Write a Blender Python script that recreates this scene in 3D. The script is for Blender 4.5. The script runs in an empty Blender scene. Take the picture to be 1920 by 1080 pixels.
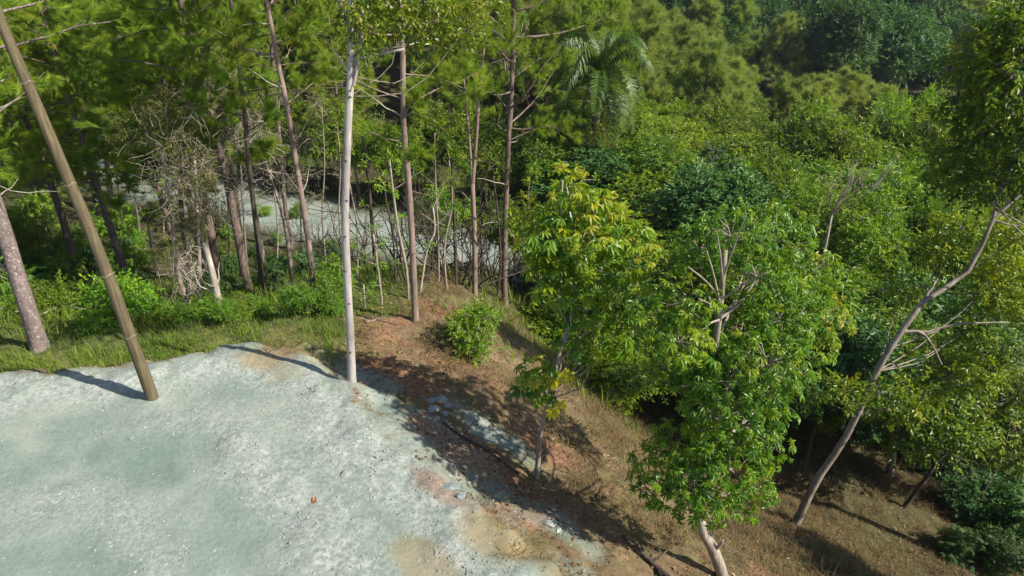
import bpy, math
import numpy as np

# ------------------------------------------------------------------ camera, sky, sun
scene = bpy.context.scene
COL = scene.collection
CAM_H, PITCH, FPX = 9.0, math.radians(28.0), 1280.0      # focal length in pixels of a 1920 wide frame
cam_data = bpy.data.cameras.new('camera')
cam_data.sensor_width = 36.0
cam_data.lens = 36.0 * FPX / 1920.0
cam_data.clip_start = 0.1
cam_data.clip_end = 3000.0
cam = bpy.data.objects.new('camera', cam_data)
COL.objects.link(cam)
cam.location = (0, 0, CAM_H)
cam.rotation_euler = (math.pi / 2 - PITCH, 0, 0)
scene.camera = cam

SUN_ELEV = math.radians(41.0)
SUN_H = np.array([0.93, -0.37]); SUN_H /= np.linalg.norm(SUN_H)   # horizontal direction towards the sun
world = bpy.data.worlds.new('World')
scene.world = world
world.use_nodes = True
wn = world.node_tree
wn.nodes.clear()
sky = wn.nodes.new('ShaderNodeTexSky')
sky.sky_type = 'NISHITA'
sky.sun_disc = False
sky.sun_elevation = SUN_ELEV
sky.sun_rotation = math.atan2(SUN_H[0], SUN_H[1])
sky.altitude = 300
bg = wn.nodes.new('ShaderNodeBackground')
bg.inputs['Strength'].default_value = 0.09
wo = wn.nodes.new('ShaderNodeOutputWorld')
wn.links.new(sky.outputs[0], bg.inputs[0])
wn.links.new(bg.outputs[0], wo.inputs[0])

sun_data = bpy.data.lights.new('sun', 'SUN')
sun_data.energy = 5.0
sun_data.angle = math.radians(0.6)
sun_data.color = (1.0, 0.94, 0.83)
sun = bpy.data.objects.new('sun', sun_data)
COL.objects.link(sun)
from mathutils import Vector
sd = Vector((SUN_H[0] * math.cos(SUN_ELEV), SUN_H[1] * math.cos(SUN_ELEV), math.sin(SUN_ELEV)))
sun.rotation_euler = sd.to_track_quat('Z', 'Y').to_euler()
sun.location = sd * 60

scene.view_settings.view_transform = 'Standard'
scene.view_settings.look = 'None'
scene.view_settings.gamma = 1.0
scene.view_settings.use_curve_mapping = False
scene.view_settings.exposure = 0.74
scene.render.engine = 'CYCLES'
scene.cycles.use_denoising = True
scene.cycles.max_bounces = 8
scene.cycles.diffuse_bounces = 3
scene.cycles.glossy_bounces = 2
scene.cycles.transmission_bounces = 4

# ------------------------------------------------------------------ helpers
RNG = np.random.default_rng(11)

def nrm(v):
    v = np.asarray(v, float)
    return v / np.maximum(np.linalg.norm(v, axis=-1, keepdims=True), 1e-9)

def sst(a, b, x):
    t = np.clip((np.asarray(x, float) - a) / (b - a), 0, 1)
    return t * t * (3 - 2 * t)

def lattice(ix, iy, seed):
    n = (ix.astype(np.int64) * 374761393 + iy.astype(np.int64) * 668265263 + seed * 1442695041) & 0x7fffffff
    n = ((n ^ (n >> 13)) * 1274126177) & 0x7fffffff
    n = n ^ (n >> 16)
    return (n & 0xffff) / 65535.0

def vnoise(x, y, seed=0):
    x = np.asarray(x, float); y = np.asarray(y, float)
    ix = np.floor(x); iy = np.floor(y)
    fx = x - ix; fy = y - iy
    fx = fx * fx * (3 - 2 * fx); fy = fy * fy * (3 - 2 * fy)
    a = lattice(ix, iy, seed); b = lattice(ix + 1, iy, seed)
    c = lattice(ix, iy + 1, seed); d = lattice(ix + 1, iy + 1, seed)
    return (a * (1 - fx) + b * fx) * (1 - fy) + (c * (1 - fx) + d * fx) * fy - 0.5

def fbm(x, y, seed=0, oct=4):
    s = 0; a = 1.0
    for i in range(oct):
        s = s + a * vnoise(x * 2 ** i + 17.3 * i, y * 2 ** i - 9.1 * i, seed + i)
        a *= 0.5
    return s

# ---- the lie of the land
ROAD = np.array([(-95, 96), (-60, 73), (-29.4, 50.5), (-20, 43), (-11.4, 38.2), (-4, 35.2), (2, 33), (15, 29), (40, 26), (90, 28)], float)

def poly_dist(x, y, P):
    best = np.full(np.shape(x), 1e9); px_ = np.zeros(np.shape(x))
    for (ax, ay), (bx, by) in zip(P[:-1], P[1:]):
        dx, dy = bx - ax, by - ay
        t = np.clip(((x - ax) * dx + (y - ay) * dy) / (dx * dx + dy * dy), 0, 1)
        d = np.hypot(x - ax - t * dx, y - ay - t * dy)
        m = d < best
        best = np.where(m, d, best)
        px_ = np.where(m, ax + t * dx, px_)
    return best, px_

def smax(a, b, k):
    h = np.clip(0.5 + 0.5 * (a - b) / k, 0, 1)
    return b + (a - b) * h + k * h * (1 - h)

def edge_d(x, y):
    d1 = (x + 2.55) * 0.72 + (y - 10.9) * 0.69 + .55 * sst(-2.5, .5, x)
    d2 = (y - 13.35 - .22 * (x + 8.1)) * 0.976
    d = smax(d1, d2, 0.5)
    return d + 0.55 * vnoise(x * 0.6, y * 0.6, 5) + 0.4 * vnoise(x * 1.7, y * 1.7, 6) + .16 * vnoise(x * 4.5, y * 4.5, 7)

def valley(x):
    return -7.0 - 5.0 * sst(3, 28, x)

WIND = None
def terrain(x, y):
    x = np.asarray(x, float); y = np.asarray(y, float)
    d = edge_d(x, y)
    dp = np.maximum(d, 0)
    zA = -(0.32 * sst(0, 0.9, d) + 0.17 * dp + 0.0125 * dp * dp) * (1 + 0.85 * sst(-2, 6, x))
    z = smax(zA, valley(x), 1.2)
    z = np.where(d < 0, 0, z)
    # hummocks outside the pad, ruts and a low windrow on it
    out = sst(0.0, 1.5, d)
    z = z + out * (0.38 * vnoise(x * 0.45, y * 0.45, 21) + 0.22 * vnoise(x * 1.1, y * 1.1, 22) + 0.10 * vnoise(x * 2.7, y * 2.7, 23) + 0.05 * vnoise(x * 6, y * 6, 24))
    pad = 1 - out
    dw = d + 2.3 + 0.8 * vnoise(x * 0.4, y * 0.4, 31)
    wind = np.exp(-(dw / 0.45) ** 2) * sst(-9.5, -4, x)
    rim = np.exp(-((d + 0.5) / 0.55) ** 2)
    z = z + pad * (0.05 * fbm(x * 0.5, y * 0.5, 41, 3) + (0.08 + 0.09 * vnoise(x * 1.3, y * 1.3, 44)) * wind + (0.10 + 0.12 * vnoise(x * 1.6, y * 1.6, 45)) * rim
                   + (0.005 + 0.03 * wind + 0.06 * rim) * vnoise(x * 5, y * 5, 42) + (0.003 + 0.035 * wind + 0.05 * rim) * vnoise(x * 12, y * 12, 43) - .035 * np.exp(-((d + 3.6) / .28) ** 2) - .035 * np.exp(-((d + 5.3) / .28) ** 2))
    for bx, by in ((-7.74, 11.8), (-3.6, 12.5)):
        r2 = (x - bx) ** 2 + (y - by) ** 2
        z = z + .07 * np.exp(-r2 / .12) * (1 + .9 * vnoise(x * 9, y * 9, 46))
    # hills beyond the valley
    amp = 13 - 10.5 * sst(-6, 22, x) - 2.5 * sst(22, 45, x)
    far = amp * sst(44, 78, y) - amp * 0.9 * sst(80, 104, y) * sst(0, 14, x)
    far = far + np.minimum(0.46 * np.maximum(0, y - 106), 26) + 1.5 * fbm(x * 0.06, y * 0.06, 51, 3) * sst(45, 70, y)
    z = z + far
    # the lower gravel road cut into the slope
    rd, rx = poly_dist(x, y, ROAD)
    zr = valley(rx) + 0.1 - 0.35 * np.maximum(0, -rx - 25) * 0.12
    w = 1 - sst(3.0, 5.4, rd)
    z = z * (1 - w) + (zr + 0.05 * vnoise(x * 1.3, y * 1.3, 61)) * w
    return z

CP, SP = math.cos(PITCH), math.sin(PITCH)
def ray(px, py):
    u = (px - 960.0) / FPX; v = (py - 540.0) / FPX
    return np.array([u, CP - v * SP, -(SP + v * CP)])
def at_y(px, py, Y):
    r = ray(px, py)
    return np.array([0, 0, CAM_H]) + r * (Y / r[1])
def at_t(px, py, t):
    return np.array([0, 0, CAM_H]) + ray(px, py) * t
def ground_at(px, py):
    r = ray(px, py)
    ts = np.concatenate([np.arange(6, 60, 0.05), np.arange(60, 400, 0.5)])
    P = r[None] * ts[:, None]; P[:, 2] += CAM_H
    hit = np.nonzero(P[:, 2] < terrain(P[:, 0], P[:, 1]))[0]
    i = hit[0] if len(hit) else len(ts) - 1
    return P[i]
def ground(x, y):
    return np.array([x, y, float(terrain(np.array([x]), np.array([y]))[0])])

# ---- mesh collecting
class Geo:
    def __init__(s):
        s.v = []; s.t = []; s.q = []; s.r = []; s.n = 0
    def add(s, v, tris=None, quads=None, rnd=0.5):
        v = np.asarray(v, float).reshape(-1, 3)
        if tris is not None and len(tris): s.t.append(np.asarray(tris, np.int64).reshape(-1, 3) + s.n)
        if quads is not None and len(quads): s.q.append(np.asarray(quads, np.int64).reshape(-1, 4) + s.n)
        s.v.append(v)
        s.r.append(np.broadcast_to(np.asarray(rnd, float), (len(v),)).copy())
        s.n += len(v)
    def mesh(s, name, mat, smooth=False):
        me = bpy.data.meshes.new(name)
        if s.n == 0: return me
        V = np.concatenate(s.v).astype(np.float32)
        T = np.concatenate(s.t) if s.t else np.zeros((0, 3), np.int64)
        Q = np.concatenate(s.q) if s.q else np.zeros((0, 4), np.int64)
        me.vertices.add(len(V)); me.vertices.foreach_set('co', V.ravel())
        idx = np.concatenate([T.ravel(), Q.ravel()]).astype(np.int32)
        tot = np.concatenate([np.full(len(T), 3), np.full(len(Q), 4)]).astype(np.int32)
        st = np.concatenate([[0], np.cumsum(tot)[:-1]]).astype(np.int32)
        me.loops.add(len(idx)); me.loops.foreach_set('vertex_index', idx)
        me.polygons.add(len(tot)); me.polygons.foreach_set('loop_start', st)
        try: me.polygons.foreach_set('loop_total', tot)
        except Exception: pass
        me.polygons.foreach_set('use_smooth', np.full(len(tot), smooth))
        a = me.attributes.new('rnd', 'FLOAT', 'POINT')
        a.data.foreach_set('value', np.concatenate(s.r).astype(np.float32))
        me.update(calc_edges=True)
        me.materials.append(mat)
        return me

def link(name, me, parent=None, loc=None):
    o = bpy.data.objects.new(name, me)
    COL.objects.link(o)
    if parent is not None: o.parent = parent
    if loc is not None: o.location = loc
    return o
def tag(o, label, cat, group=None, kind=None):
    if label: o['label'] = label
    if cat: o['category'] = cat
    if group: o['group'] = group
    if kind: o['kind'] = kind
    return o
def thing(name, label, cat, loc=(0, 0, 0), group=None, rot=0.0, scale=1.0):
    o = bpy.data.objects.new(name, None)
    o.empty_display_size = 0.2
    COL.objects.link(o)
    o.location = loc; o.rotation_euler = (0, 0, rot)
    o.scale = (scale,) * 3 if np.isscalar(scale) else scale
    return tag(o, label, cat, group)

def tube(geo, pts, rad, sides=6, rnd=0.5, cap=True, lump=0.0):
    pts = np.asarray(pts, float); n = len(pts)
    rad = np.broadcast_to(np.asarray(rad, float), (n,))
    tan = np.gradient(pts, axis=0); tan = nrm(tan)
    ref = np.array([0, 0, 1.0]) if abs(tan[:, 2]).mean() < 0.75 else np.array([0.93, 0.37, 0.0])
    a = nrm(np.cross(tan, ref)); b = np.cross(tan, a)
    th = np.arange(sides) * 2 * math.pi / sides
    rr = rad[:, None] * np.ones(sides)
    if lump:
        rr = rr * (1 + lump * (RNG.random((n, sides)) - 0.5))
    V = pts[:, None] + rr[..., None] * (np.cos(th)[None, :, None] * a[:, None] + np.sin(th)[None, :, None] * b[:, None])
    V = V.reshape(-1, 3)
    i = np.arange(n - 1)[:, None] * sides; j = np.arange(sides)[None]; k = (j + 1) % sides
    Q = np.stack([i + j, i + k, i + sides + k, i + sides + j], -1).reshape(-1, 4)
    if cap:
        V = np.vstack([V, pts[-1] + tan[-1] * rad[-1] * 0.4])
        e = (n - 1) * sides
        T = np.stack([e + np.arange(sides), e + (np.arange(sides) + 1) % sides, np.full(sides, n * sides)], -1)
        geo.add(V, T, Q, rnd)
    else:
        geo.add(V, None, Q, rnd)

def spline(P, n):
    P = np.asarray(P, float)
    if len(P) == 2:
        t = np.linspace(0, 1, n)[:, None]
        return P[0] * (1 - t) + P[1] * t
    E = np.vstack([2 * P[0] - P[1], P, 2 * P[-1] - P[-2]])
    L = np.concatenate([[0], np.cumsum(np.linalg.norm(np.diff(P, axis=0), axis=1))])
    s = np.linspace(0, L[-1], n)
    k = np.clip(np.searchsorted(L, s, side='right') - 1, 0, len(P) - 2)
    t = ((s - L[k]) / (L[k + 1] - L[k]))[:, None]
    a, b, c, d = E[k], E[k + 1], E[k + 2], E[k + 3]
    return 0.5 * (2 * b + (c - a) * t + (2 * a - 5 * b + 4 * c - d) * t ** 2 + (3 * b - a - 3 * c + d) * t ** 3)

def limb(rng, p, d, L, n=6, wob=0.12, up=0.0):
    """a wandering branch path"""
    p = np.array(p, float); d = nrm(d)
    out = [p.copy()]
    for i in range(n - 1):
        d = nrm(d + rng.normal(0, wob, 3) + np.array([0, 0, up]) / n)
        p = p + d * L / (n - 1)
        out.append(p.copy())
    return np.array(out)

def frames(D, N):
    """rotation matrices with columns x, y=D, z~N"""
    y = nrm(D); x = nrm(np.cross(y, N)); z = np.cross(x, y)
    return np.stack([x, y, z], -1)

def scatter(geo, tmpl, pos, R, scale, rnd):
    """tmpl = (verts, tris, quads, rnd offset per vertex)"""
    tv, tt, tq, tr = tmpl
    n = len(pos)
    if n == 0: return
    scale = np.broadcast_to(np.asarray(scale, float), (n,))
    V = np.einsum('nij,vj->nvi', R, tv) * scale[:, None, None] + pos[:, None]
    off = (np.arange(n) * len(tv))[:, None, None]
    T = (tt[None] + off).reshape(-1, 3) if tt is not None and len(tt) else None
    Q = (tq[None] + off).reshape(-1, 4) if tq is not None and len(tq) else None
    r = np.clip(np.asarray(rnd, float)[:, None] + tr[None], 0, 1).ravel()
    geo.add(V.reshape(-1, 3), T, Q, r)

# ---- leaf shapes
def join_tmpl(parts):
    v = []; t = []; q = []; r = []; n = 0
    for a, b, c, d in parts:
        v.append(a); r.append(np.broadcast_to(d, (len(a),)))
        if b is not None and len(b): t.append(np.asarray(b) + n)
        if c is not None and len(c): q.append(np.asarray(c) + n)
        n += len(a)
    return (np.vstack(v), np.vstack(t) if t else None, np.vstack(q) if q else None, np.concatenate(r))

def leaflet(o, d, nrmv, L, W, droop=0.25, fold=0.25, rnd=0.0):
    """a long folded leaflet of eight faces"""
    d = nrm(d); x = nrm(np.cross(d, nrmv)); z = np.cross(x, d)
    def pt(s, w, h): return o + d * L * s * (1 - 0.25 * droop * s) + x * W * w + z * W * h + np.array([0, 0, -1.0]) * L * droop * s * s
    V = np.array([pt(0, 0, 0), pt(.3, -.42, fold), pt(.3, 0, 0), pt(.3, .42, fold), pt(.68, -.44, fold), pt(.68, 0, 0), pt(.68, .44, fold), pt(1, 0, 0)])
    T = np.array([(0, 1, 2), (0, 2, 3), (4, 7, 5), (5, 7, 6)]); Q = np.array([(1, 4, 5, 2), (2, 5, 6, 3)])
    return (V, T, Q, rnd)

def palmate(rng, n=7, L=0.3, W=0.09, droop=0.5):
    parts = []
    stem = np.array([0, 0.0, 0]); hub = np.array([0, 0.16, 0.0])
    for i in range(n):
        a = (i - (n - 1) / 2) * (2 * math.pi * 0.82 / n) + rng.normal(0, 0.1)
        l = L * (1 - 0.35 * (abs(i - (n - 1) / 2) / n)) * rng.uniform(.85, 1.12)
        d = np.array([math.sin(a), math.cos(a), rng.normal(-0.05, 0.12)])
        parts.append(leaflet(hub, d, np.array([0, 0, 1.0]), l, W * rng.uniform(.85, 1.15), droop * rng.uniform(.6, 1.4), 0.3, rng.normal(0, 0.06)))
    s = np.array([(-.006, 0, 0), (.006, 0, 0), (.005, .16, 0), (-.005, .16, 0)])
    parts.append((s, None, np.array([(0, 1, 2, 3)]), 0.1))
    return join_tmpl(parts)

def pinnate(rng, n=6, L=0.5, l=0.22, W=0.075, droop=0.35):
    """long leaf with drooping leaflets in pairs"""
    parts = []
    for i in range(n):
        s = 0.25 + 0.75 * i / (n - 1)
        o = np.array([0, L * s, -droop * L * s * s * 0.6])
        for sg in (-1, 1):
            d = np.array([sg * 0.8, 0.75, rng.normal(-.15, .15)])
            parts.append(leaflet(o, d, np.array([0, 0, 1.0]), l * rng.uniform(.8, 1.1), W, droop * rng.uniform(.7, 1.6), 0.25, rng.normal(0, .05)))
    s = np.array([(-.006, 0, 0), (.006, 0, 0), (.004, L, -droop * L * .6), (-.004, L, -droop * L * .6)])
    parts.append((s, None, np.array([(0, 1, 2, 3)]), 0.1))
    return join_tmpl(parts)

def spray(rng, n=9, L=0.42, l=0.14, W=0.075, droop=0.2):
    """a twig tip with simple folded leaves, two faces each"""
    parts = []
    for i in range(n):
        s = (i + .6) / n
        o = np.array([rng.normal(0, .02), L * s, rng.normal(0, .02) - droop * L * s * s])
        a = rng.uniform(-1.25, 1.25) if i < n - 1 else 0
        d = nrm(np.array([math.sin(a), math.cos(a) * .9, rng.normal(-.12, .35)]))
        x = nrm(np.cross(d, nrm(np.array([rng.normal(0, .35), rng.normal(0, .35), 1.0])))); z = np.cross(x, d)
        ll = l * rng.uniform(.7, 1.2); w = W * rng.uniform(.8, 1.2)
        V = np.array([o, o + d * ll * .45 - x * w * .5 + z * w * .18, o + d * ll * .45 + x * w * .5 + z * w * .18, o + d * ll - z * ll * .12])
        parts.append((V, np.array([(0, 1, 3), (0, 3, 2)]), None, rng.normal(0, .08)))
    return join_tmpl(parts)

def tuft(rng, n=34, L=0.3, W=0.014, spread=0.75):
    """pine needles fanning from a shoot, one sliver each"""
    parts = []
    for i in range(n):
        s = rng.uniform(0, .55)
        o = np.array([0, L * s, 0])
        a = rng.uniform(0, 2 * math.pi); e = rng.uniform(.15, spread) * (1 if rng.random() > .15 else 1.5)
        d = nrm(np.array([math.cos(a) * e, 1 - .35 * e, math.sin(a) * e]))
        x = nrm(np.cross(d, rng.normal(0, 1, 3)))
        ll = L * rng.uniform(.6, 1.1)
        V = np.array([o - x * W * .5, o + x * W * .5, o + d * ll - np.array([0, 0, ll * .08])])
        parts.append((V, np.array([(0, 1, 2)]), None, rng.normal(0, .07)))
    return join_tmpl(parts)

# ------------------------------------------------------------------ materials
def mat_new(name):
    m = bpy.data.materials.new(name); m.use_nodes = True
    m.node_tree.nodes.clear()
    return m, m.node_tree.nodes, m.node_tree.links
def ramp(N, stops, interp='LINEAR'):
    r = N.new('ShaderNodeValToRGB'); r.color_ramp.interpolation = interp
    e = r.color_ramp.elements
    while len(e) < len(stops): e.new(0.5)
    for k, (p, c) in zip(e, stops): k.position = p; k.color = (*c, 1)
    return r
def noise(N, L, vec, scale, detail=4, rough=0.6, dist=0.0):
    n = N.new('ShaderNodeTexNoise'); n.inputs['Scale'].default_value = scale
    n.inputs['Detail'].default_value = detail; n.inputs['Roughness'].default_value = rough; n.inputs['Distortion'].default_value = dist
    if vec is not None: L.new(vec, n.inputs['Vector'])
    return n
def mixc(N, L, fac, a, b, mode='MIX'):
    m = N.new('ShaderNodeMix'); m.data_type = 'RGBA'; m.blend_type = mode
    for sock, val in ((m.inputs[0], fac), (m.inputs[6], a), (m.inputs[7], b)):
        if hasattr(val, 'is_linked'): L.new(val, sock)
        elif isinstance(val, (tuple, list)): sock.default_value = (*val, 1)
        else: sock.default_value = val
    return m.outputs[2]
def math_n(N, L, op, a, b=None, clamp=False):
    m = N.new('ShaderNodeMath'); m.operation = op; m.use_clamp = clamp
    for i, val in enumerate((a, b)):
        if val is None: continue
        if hasattr(val, 'is_linked'): L.new(val, m.inputs[i])
        else: m.inputs[i].default_value = val
    return m.outputs[0]

def leaf_mat(name, stops, trans=0.35, rough=0.42, spec=0.5, vary=0.25):
    m, N, L = mat_new(name)
    at = N.new('ShaderNodeAttribute'); at.attribute_name = 'rnd'
    r = ramp(N, stops)
    L.new(at.outputs['Fac'], r.inputs[0])
    oi = N.new('ShaderNodeObjectInfo')
    hsv = N.new('ShaderNodeHueSaturation')
    v = N.new('ShaderNodeMapRange'); v.inputs[3].default_value = 1.4 * (1 - vary); v.inputs[4].default_value = 1.4 * (1 + vary); hsv.inputs['Saturation'].default_value = 1.06
    L.new(oi.outputs['Random'], v.inputs[0]); L.new(v.outputs[0], hsv.inputs['Value'])
    h = N.new('ShaderNodeMapRange'); h.inputs[3].default_value = .485; h.inputs[4].default_value = .515
    w = math_n(N, L, 'FRACT', math_n(N, L, 'MULTIPLY', oi.outputs['Random'], 7.31))
    L.new(w, h.inputs[0]); L.new(h.outputs[0], hsv.inputs['Hue'])
    L.new(r.outputs[0], hsv.inputs['Color'])
    p = N.new('ShaderNodeBsdfPrincipled')
    p.inputs['Roughness'].default_value = rough; p.inputs['Specular IOR Level'].default_value = spec
    L.new(hsv.outputs[0], p.inputs['Base Color'])
    t = N.new('ShaderNodeBsdfTranslucent')
    tc = mixc(N, L, 1.0, hsv.outputs[0], (1.25, 1.25, 0.55), 'MULTIPLY')
    L.new(tc, t.inputs[0])
    mx = N.new('ShaderNodeMixShader'); mx.inputs[0].default_value = trans
    L.new(p.outputs[0], mx.inputs[1]); L.new(t.outputs[0], mx.inputs[2])
    o = N.new('ShaderNodeOutputMaterial'); L.new(mx.outputs[0], o.inputs[0])
    return m

def bark_mat(name, dark, mid, light, sxy=9.0, sz=2.0, bump=0.5, fleck=None, rough=0.85):
    m, N, L = mat_new(name)
    tc = N.new('ShaderNodeTexCoord'); mp = N.new('ShaderNodeMapping')
    mp.inputs['Scale'].default_value = (sxy, sxy, sz)
    L.new(tc.outputs['Object'], mp.inputs[0])
    n1 = noise(N, L, mp.outputs[0], 1.6, 6, .65, .4)
    r = ramp(N, [(.28, dark), (.5, mid), (.72, light)])
    L.new(n1.outputs[0], r.inputs[0])
    col = r.outputs[0]
    n2 = noise(N, L, tc.outputs['Object'], 1.3, 3)
    rr = ramp(N, [(.35, (.72, .70, .68)), (.65, (1.1, 1.08, 1.05))]); L.new(n2.outputs[0], rr.inputs[0])
    col = mixc(N, L, 1.0, col, rr.outputs[0], 'MULTIPLY')
    if fleck:
        n3 = noise(N, L, mp.outputs[0], 3.4, 3, .5)
        f = ramp(N, [(.60, (0, 0, 0)), (.66, (1, 1, 1))]); L.new(n3.outputs[0], f.inputs[0])
        col = mixc(N, L, f.outputs[0], col, fleck)
    p = N.new('ShaderNodeBsdfPrincipled'); p.inputs['Roughness'].default_value = rough
    p.inputs['Specular IOR Level'].default_value = 0.25
    L.new(col, p.inputs['Base Color'])
    b = N.new('ShaderNodeBump'); b.inputs['Strength'].default_value = bump; b.inputs['Distance'].default_value = 0.03
    L.new(n1.outputs[0], b.inputs['Height']); L.new(b.outputs[0], p.inputs['Normal'])
    o = N.new('ShaderNodeOutputMaterial'); L.new(p.outputs[0], o.inputs[0])
    return m

M_PINE = leaf_mat('pine_needles', [(0, (.085, .14, .025)), (.45, (.17, .24, .036)), (.8, (.25, .285, .04)), (1, (.30, .24, .07))], .46, .6, .25, .2)
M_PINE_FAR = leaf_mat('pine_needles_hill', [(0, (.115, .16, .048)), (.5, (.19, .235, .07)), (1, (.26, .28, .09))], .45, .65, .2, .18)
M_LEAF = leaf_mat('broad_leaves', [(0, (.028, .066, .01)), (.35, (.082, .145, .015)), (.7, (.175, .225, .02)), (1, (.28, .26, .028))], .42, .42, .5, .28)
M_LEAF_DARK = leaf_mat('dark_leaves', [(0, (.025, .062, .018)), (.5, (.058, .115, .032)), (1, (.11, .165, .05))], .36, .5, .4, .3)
M_HERO = leaf_mat('palmate_leaves', [(0, (.035, .085, .011)), (.4, (.085, .155, .014)), (.75, (.165, .22, .017)), (.97, (.26, .26, .025)), (1, (.30, .25, .04))], .42, .40, .5, .08)
M_YELLOW = leaf_mat('yellow_leaves', [(0, (.30, .30, .03)), (1, (.55, .42, .04))], .36, .4, .5, .1)
M_BUSH = leaf_mat('bush_leaves', [(0, (.05, .115, .014)), (.5, (.11, .20, .022)), (1, (.22, .28, .03))], .4, .45, .45, .28)
M_GREY = leaf_mat('grey_foliage', [(0, (.09, .09, .055)), (.5, (.15, .155, .085)), (1, (.22, .19, .10))], .2, .7, .2, .2)
M_RUST = leaf_mat('withered_leaves', [(0, (.05, .05, .02)), (.5, (.09, .092, .032)), (1, (.14, .10, .045))], .25, .65, .2, .2)
M_GRASS = leaf_mat('green_grass', [(0, (.05, .085, .013)), (.5, (.10, .155, .02)), (.85, (.16, .195, .035)), (1, (.21, .18, .075))], .3, .55, .3, .0)
M_STRAW = leaf_mat('dry_grass', [(0, (.045, .03, .014)), (.35, (.095, .068, .03)), (.65, (.165, .125, .06)), (.82, (.10, .105, .03)), (1, (.075, .10, .022))], .2, .65, .25, .0)
M_PALM = leaf_mat('palm_leaves', [(0, (.02, .055, .012)), (.6, (.058, .10, .014)), (.9, (.13, .14, .03)), (1, (.22, .17, .06))], .3, .45, .4, .0)

B_PINE = bark_mat('pine_bark', (.07, .05, .043), (.17, .125, .105), (.27, .21, .18), 9, 3, .7)
B_PINE_PALE = bark_mat('pine_bark_flecked', (.12, .09, .085), (.22, .17, .16), (.31, .25, .235), 7, 4, .8, (.46, .42, .39))
B_SLIM = bark_mat('reddish_bark', (.15, .10, .085), (.26, .19, .165), (.36, .28, .25), 8, 1.5, .4)
B_WHITE = bark_mat('white_bark', (.22, .19, .18), (.40, .365, .355), (.50, .465, .455), 5, .6, .25, None, .7)
B_GREY = bark_mat('grey_bark', (.16, .13, .10), (.31, .26, .215), (.46, .41, .35), 7, 1.6, .35)
B_LEAN = bark_mat('brown_grey_bark', (.13, .105, .085), (.26, .22, .185), (.40, .36, .31), 6, 1.2, .4)
B_DARK = bark_mat('dark_bark', (.03, .023, .018), (.075, .058, .046), (.15, .12, .095), 8, 2, .6)
B_DEAD = bark_mat('dead_wood', (.24, .20, .16), (.42, .37, .31), (.58, .53, .46), 10, 2, .3)
B_POLE = bark_mat('pole_wood', (.055, .043, .024), (.125, .10, .058), (.20, .165, .10), 20, .4, .55, None, .75)
B_PALM = bark_mat('palm_trunk', (.13, .075, .05), (.25, .16, .11), (.36, .26, .19), 3, 6, .4)

def plain_mat(name, stops, scale=6, rough=.8, bump=.3, spec=.3):
    m, N, L = mat_new(name)
    tc = N.new('ShaderNodeTexCoord')
    n = noise(N, L, tc.outputs['Object'], scale, 6, .65)
    r = ramp(N, stops); L.new(n.outputs[0], r.inputs[0])
    oi = N.new('ShaderNodeObjectInfo')
    v = N.new('ShaderNodeMapRange'); v.inputs[3].default_value = .82; v.inputs[4].default_value = 1.12
    L.new(oi.outputs['Random'], v.inputs[0])
    hsv = N.new('ShaderNodeHueSaturation'); L.new(v.outputs[0], hsv.inputs['Value']); L.new(r.outputs[0], hsv.inputs['Color'])
    p = N.new('ShaderNodeBsdfPrincipled'); p.inputs['Roughness'].default_value = rough; p.inputs['Specular IOR Level'].default_value = spec
    L.new(hsv.outputs[0], p.inputs['Base Color'])
    b = N.new('ShaderNodeBump'); b.inputs['Strength'].default_value = bump; b.inputs['Distance'].default_value = .02
    L.new(n.outputs[0], b.inputs['Height']); L.new(b.outputs[0], p.inputs['Normal'])
    o = N.new('ShaderNodeOutputMaterial'); L.new(p.outputs[0], o.inputs[0])
    return m
M_ROCK = plain_mat('pale_rock', [(.3, (.17, .18, .165)), (.5, (.27, .285, .26)), (.7, (.38, .39, .355))], 9)
M_ROCK_B = plain_mat('blue_grey_rock', [(.3, (.14, .17, .17)), (.5, (.22, .26, .255)), (.7, (.31, .345, .335))], 7)
M_GRAVEL = plain_mat('gravel_stones', [(.3, (.20, .22, .20)), (.5, (.30, .32, .285)), (.7, (.42, .43, .39))], 5)
M_SHAFT = plain_mat('palm_crownshaft', [(.3, (.10, .16, .03)), (.7, (.18, .24, .06))], 3, .4, .1)
M_DEADLEAF = plain_mat('brown_leaf', [(.3, (.22, .08, .03)), (.7, (.36, .15, .05))], 8, .6)

# ------------------------------------------------------------------ the ground
BLOBS = {}
def blob(key, lst):
    out = []
    for px, py, ra, rb, w in lst:
        g = ground_at(px, py); out.append((g[0], g[1], ra, rb, w))
    BLOBS[key] = out
blob('red', [(850, 835, 1.5, .5, 1), (910, 868, 1.5, .4, .9), (1035, 845, .8, .55, .9), (1000, 930, 1.2, .45, .8), (760, 700, .9, .5, 1), (800, 745, .7, .4, .9), (800, 582, .9, .6, .8),
              (830, 915, .7, .25, .8), (700, 610, 1.2, .6, .5), (900, 700, 1.6, .8, .45), (1090, 960, 1.0, .5, .5)])
blob('grey', [(750, 775, 1.5, .5, 1), (775, 850, 1.6, .55, 1), (850, 890, 1.5, .4, .9), (930, 925, 1.6, .45, 1), (1010, 965, 1.1, .35, .9), (700, 720, 1.0, .35, .9), (930, 815, 1.3, .35, 1), (790, 790, 1.2, .4, .8), (700, 730, 1.4, .45, .7), (900, 905, 1.6, .4, .8), (640, 690, 1.2, .3, .8), (1080, 1070, .6, .25, .5)])
blob('tan', [(930, 1010, .9, .45, 1), (800, 1060, .8, .35, .8), (500, 672, .9, .4, 1), (560, 640, 1.4, .6, .7), (120, 690, 1.6, .25, .8), (420, 640, 1.0, .3, .4)])
EX, EY = 0.76, -0.65
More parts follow.
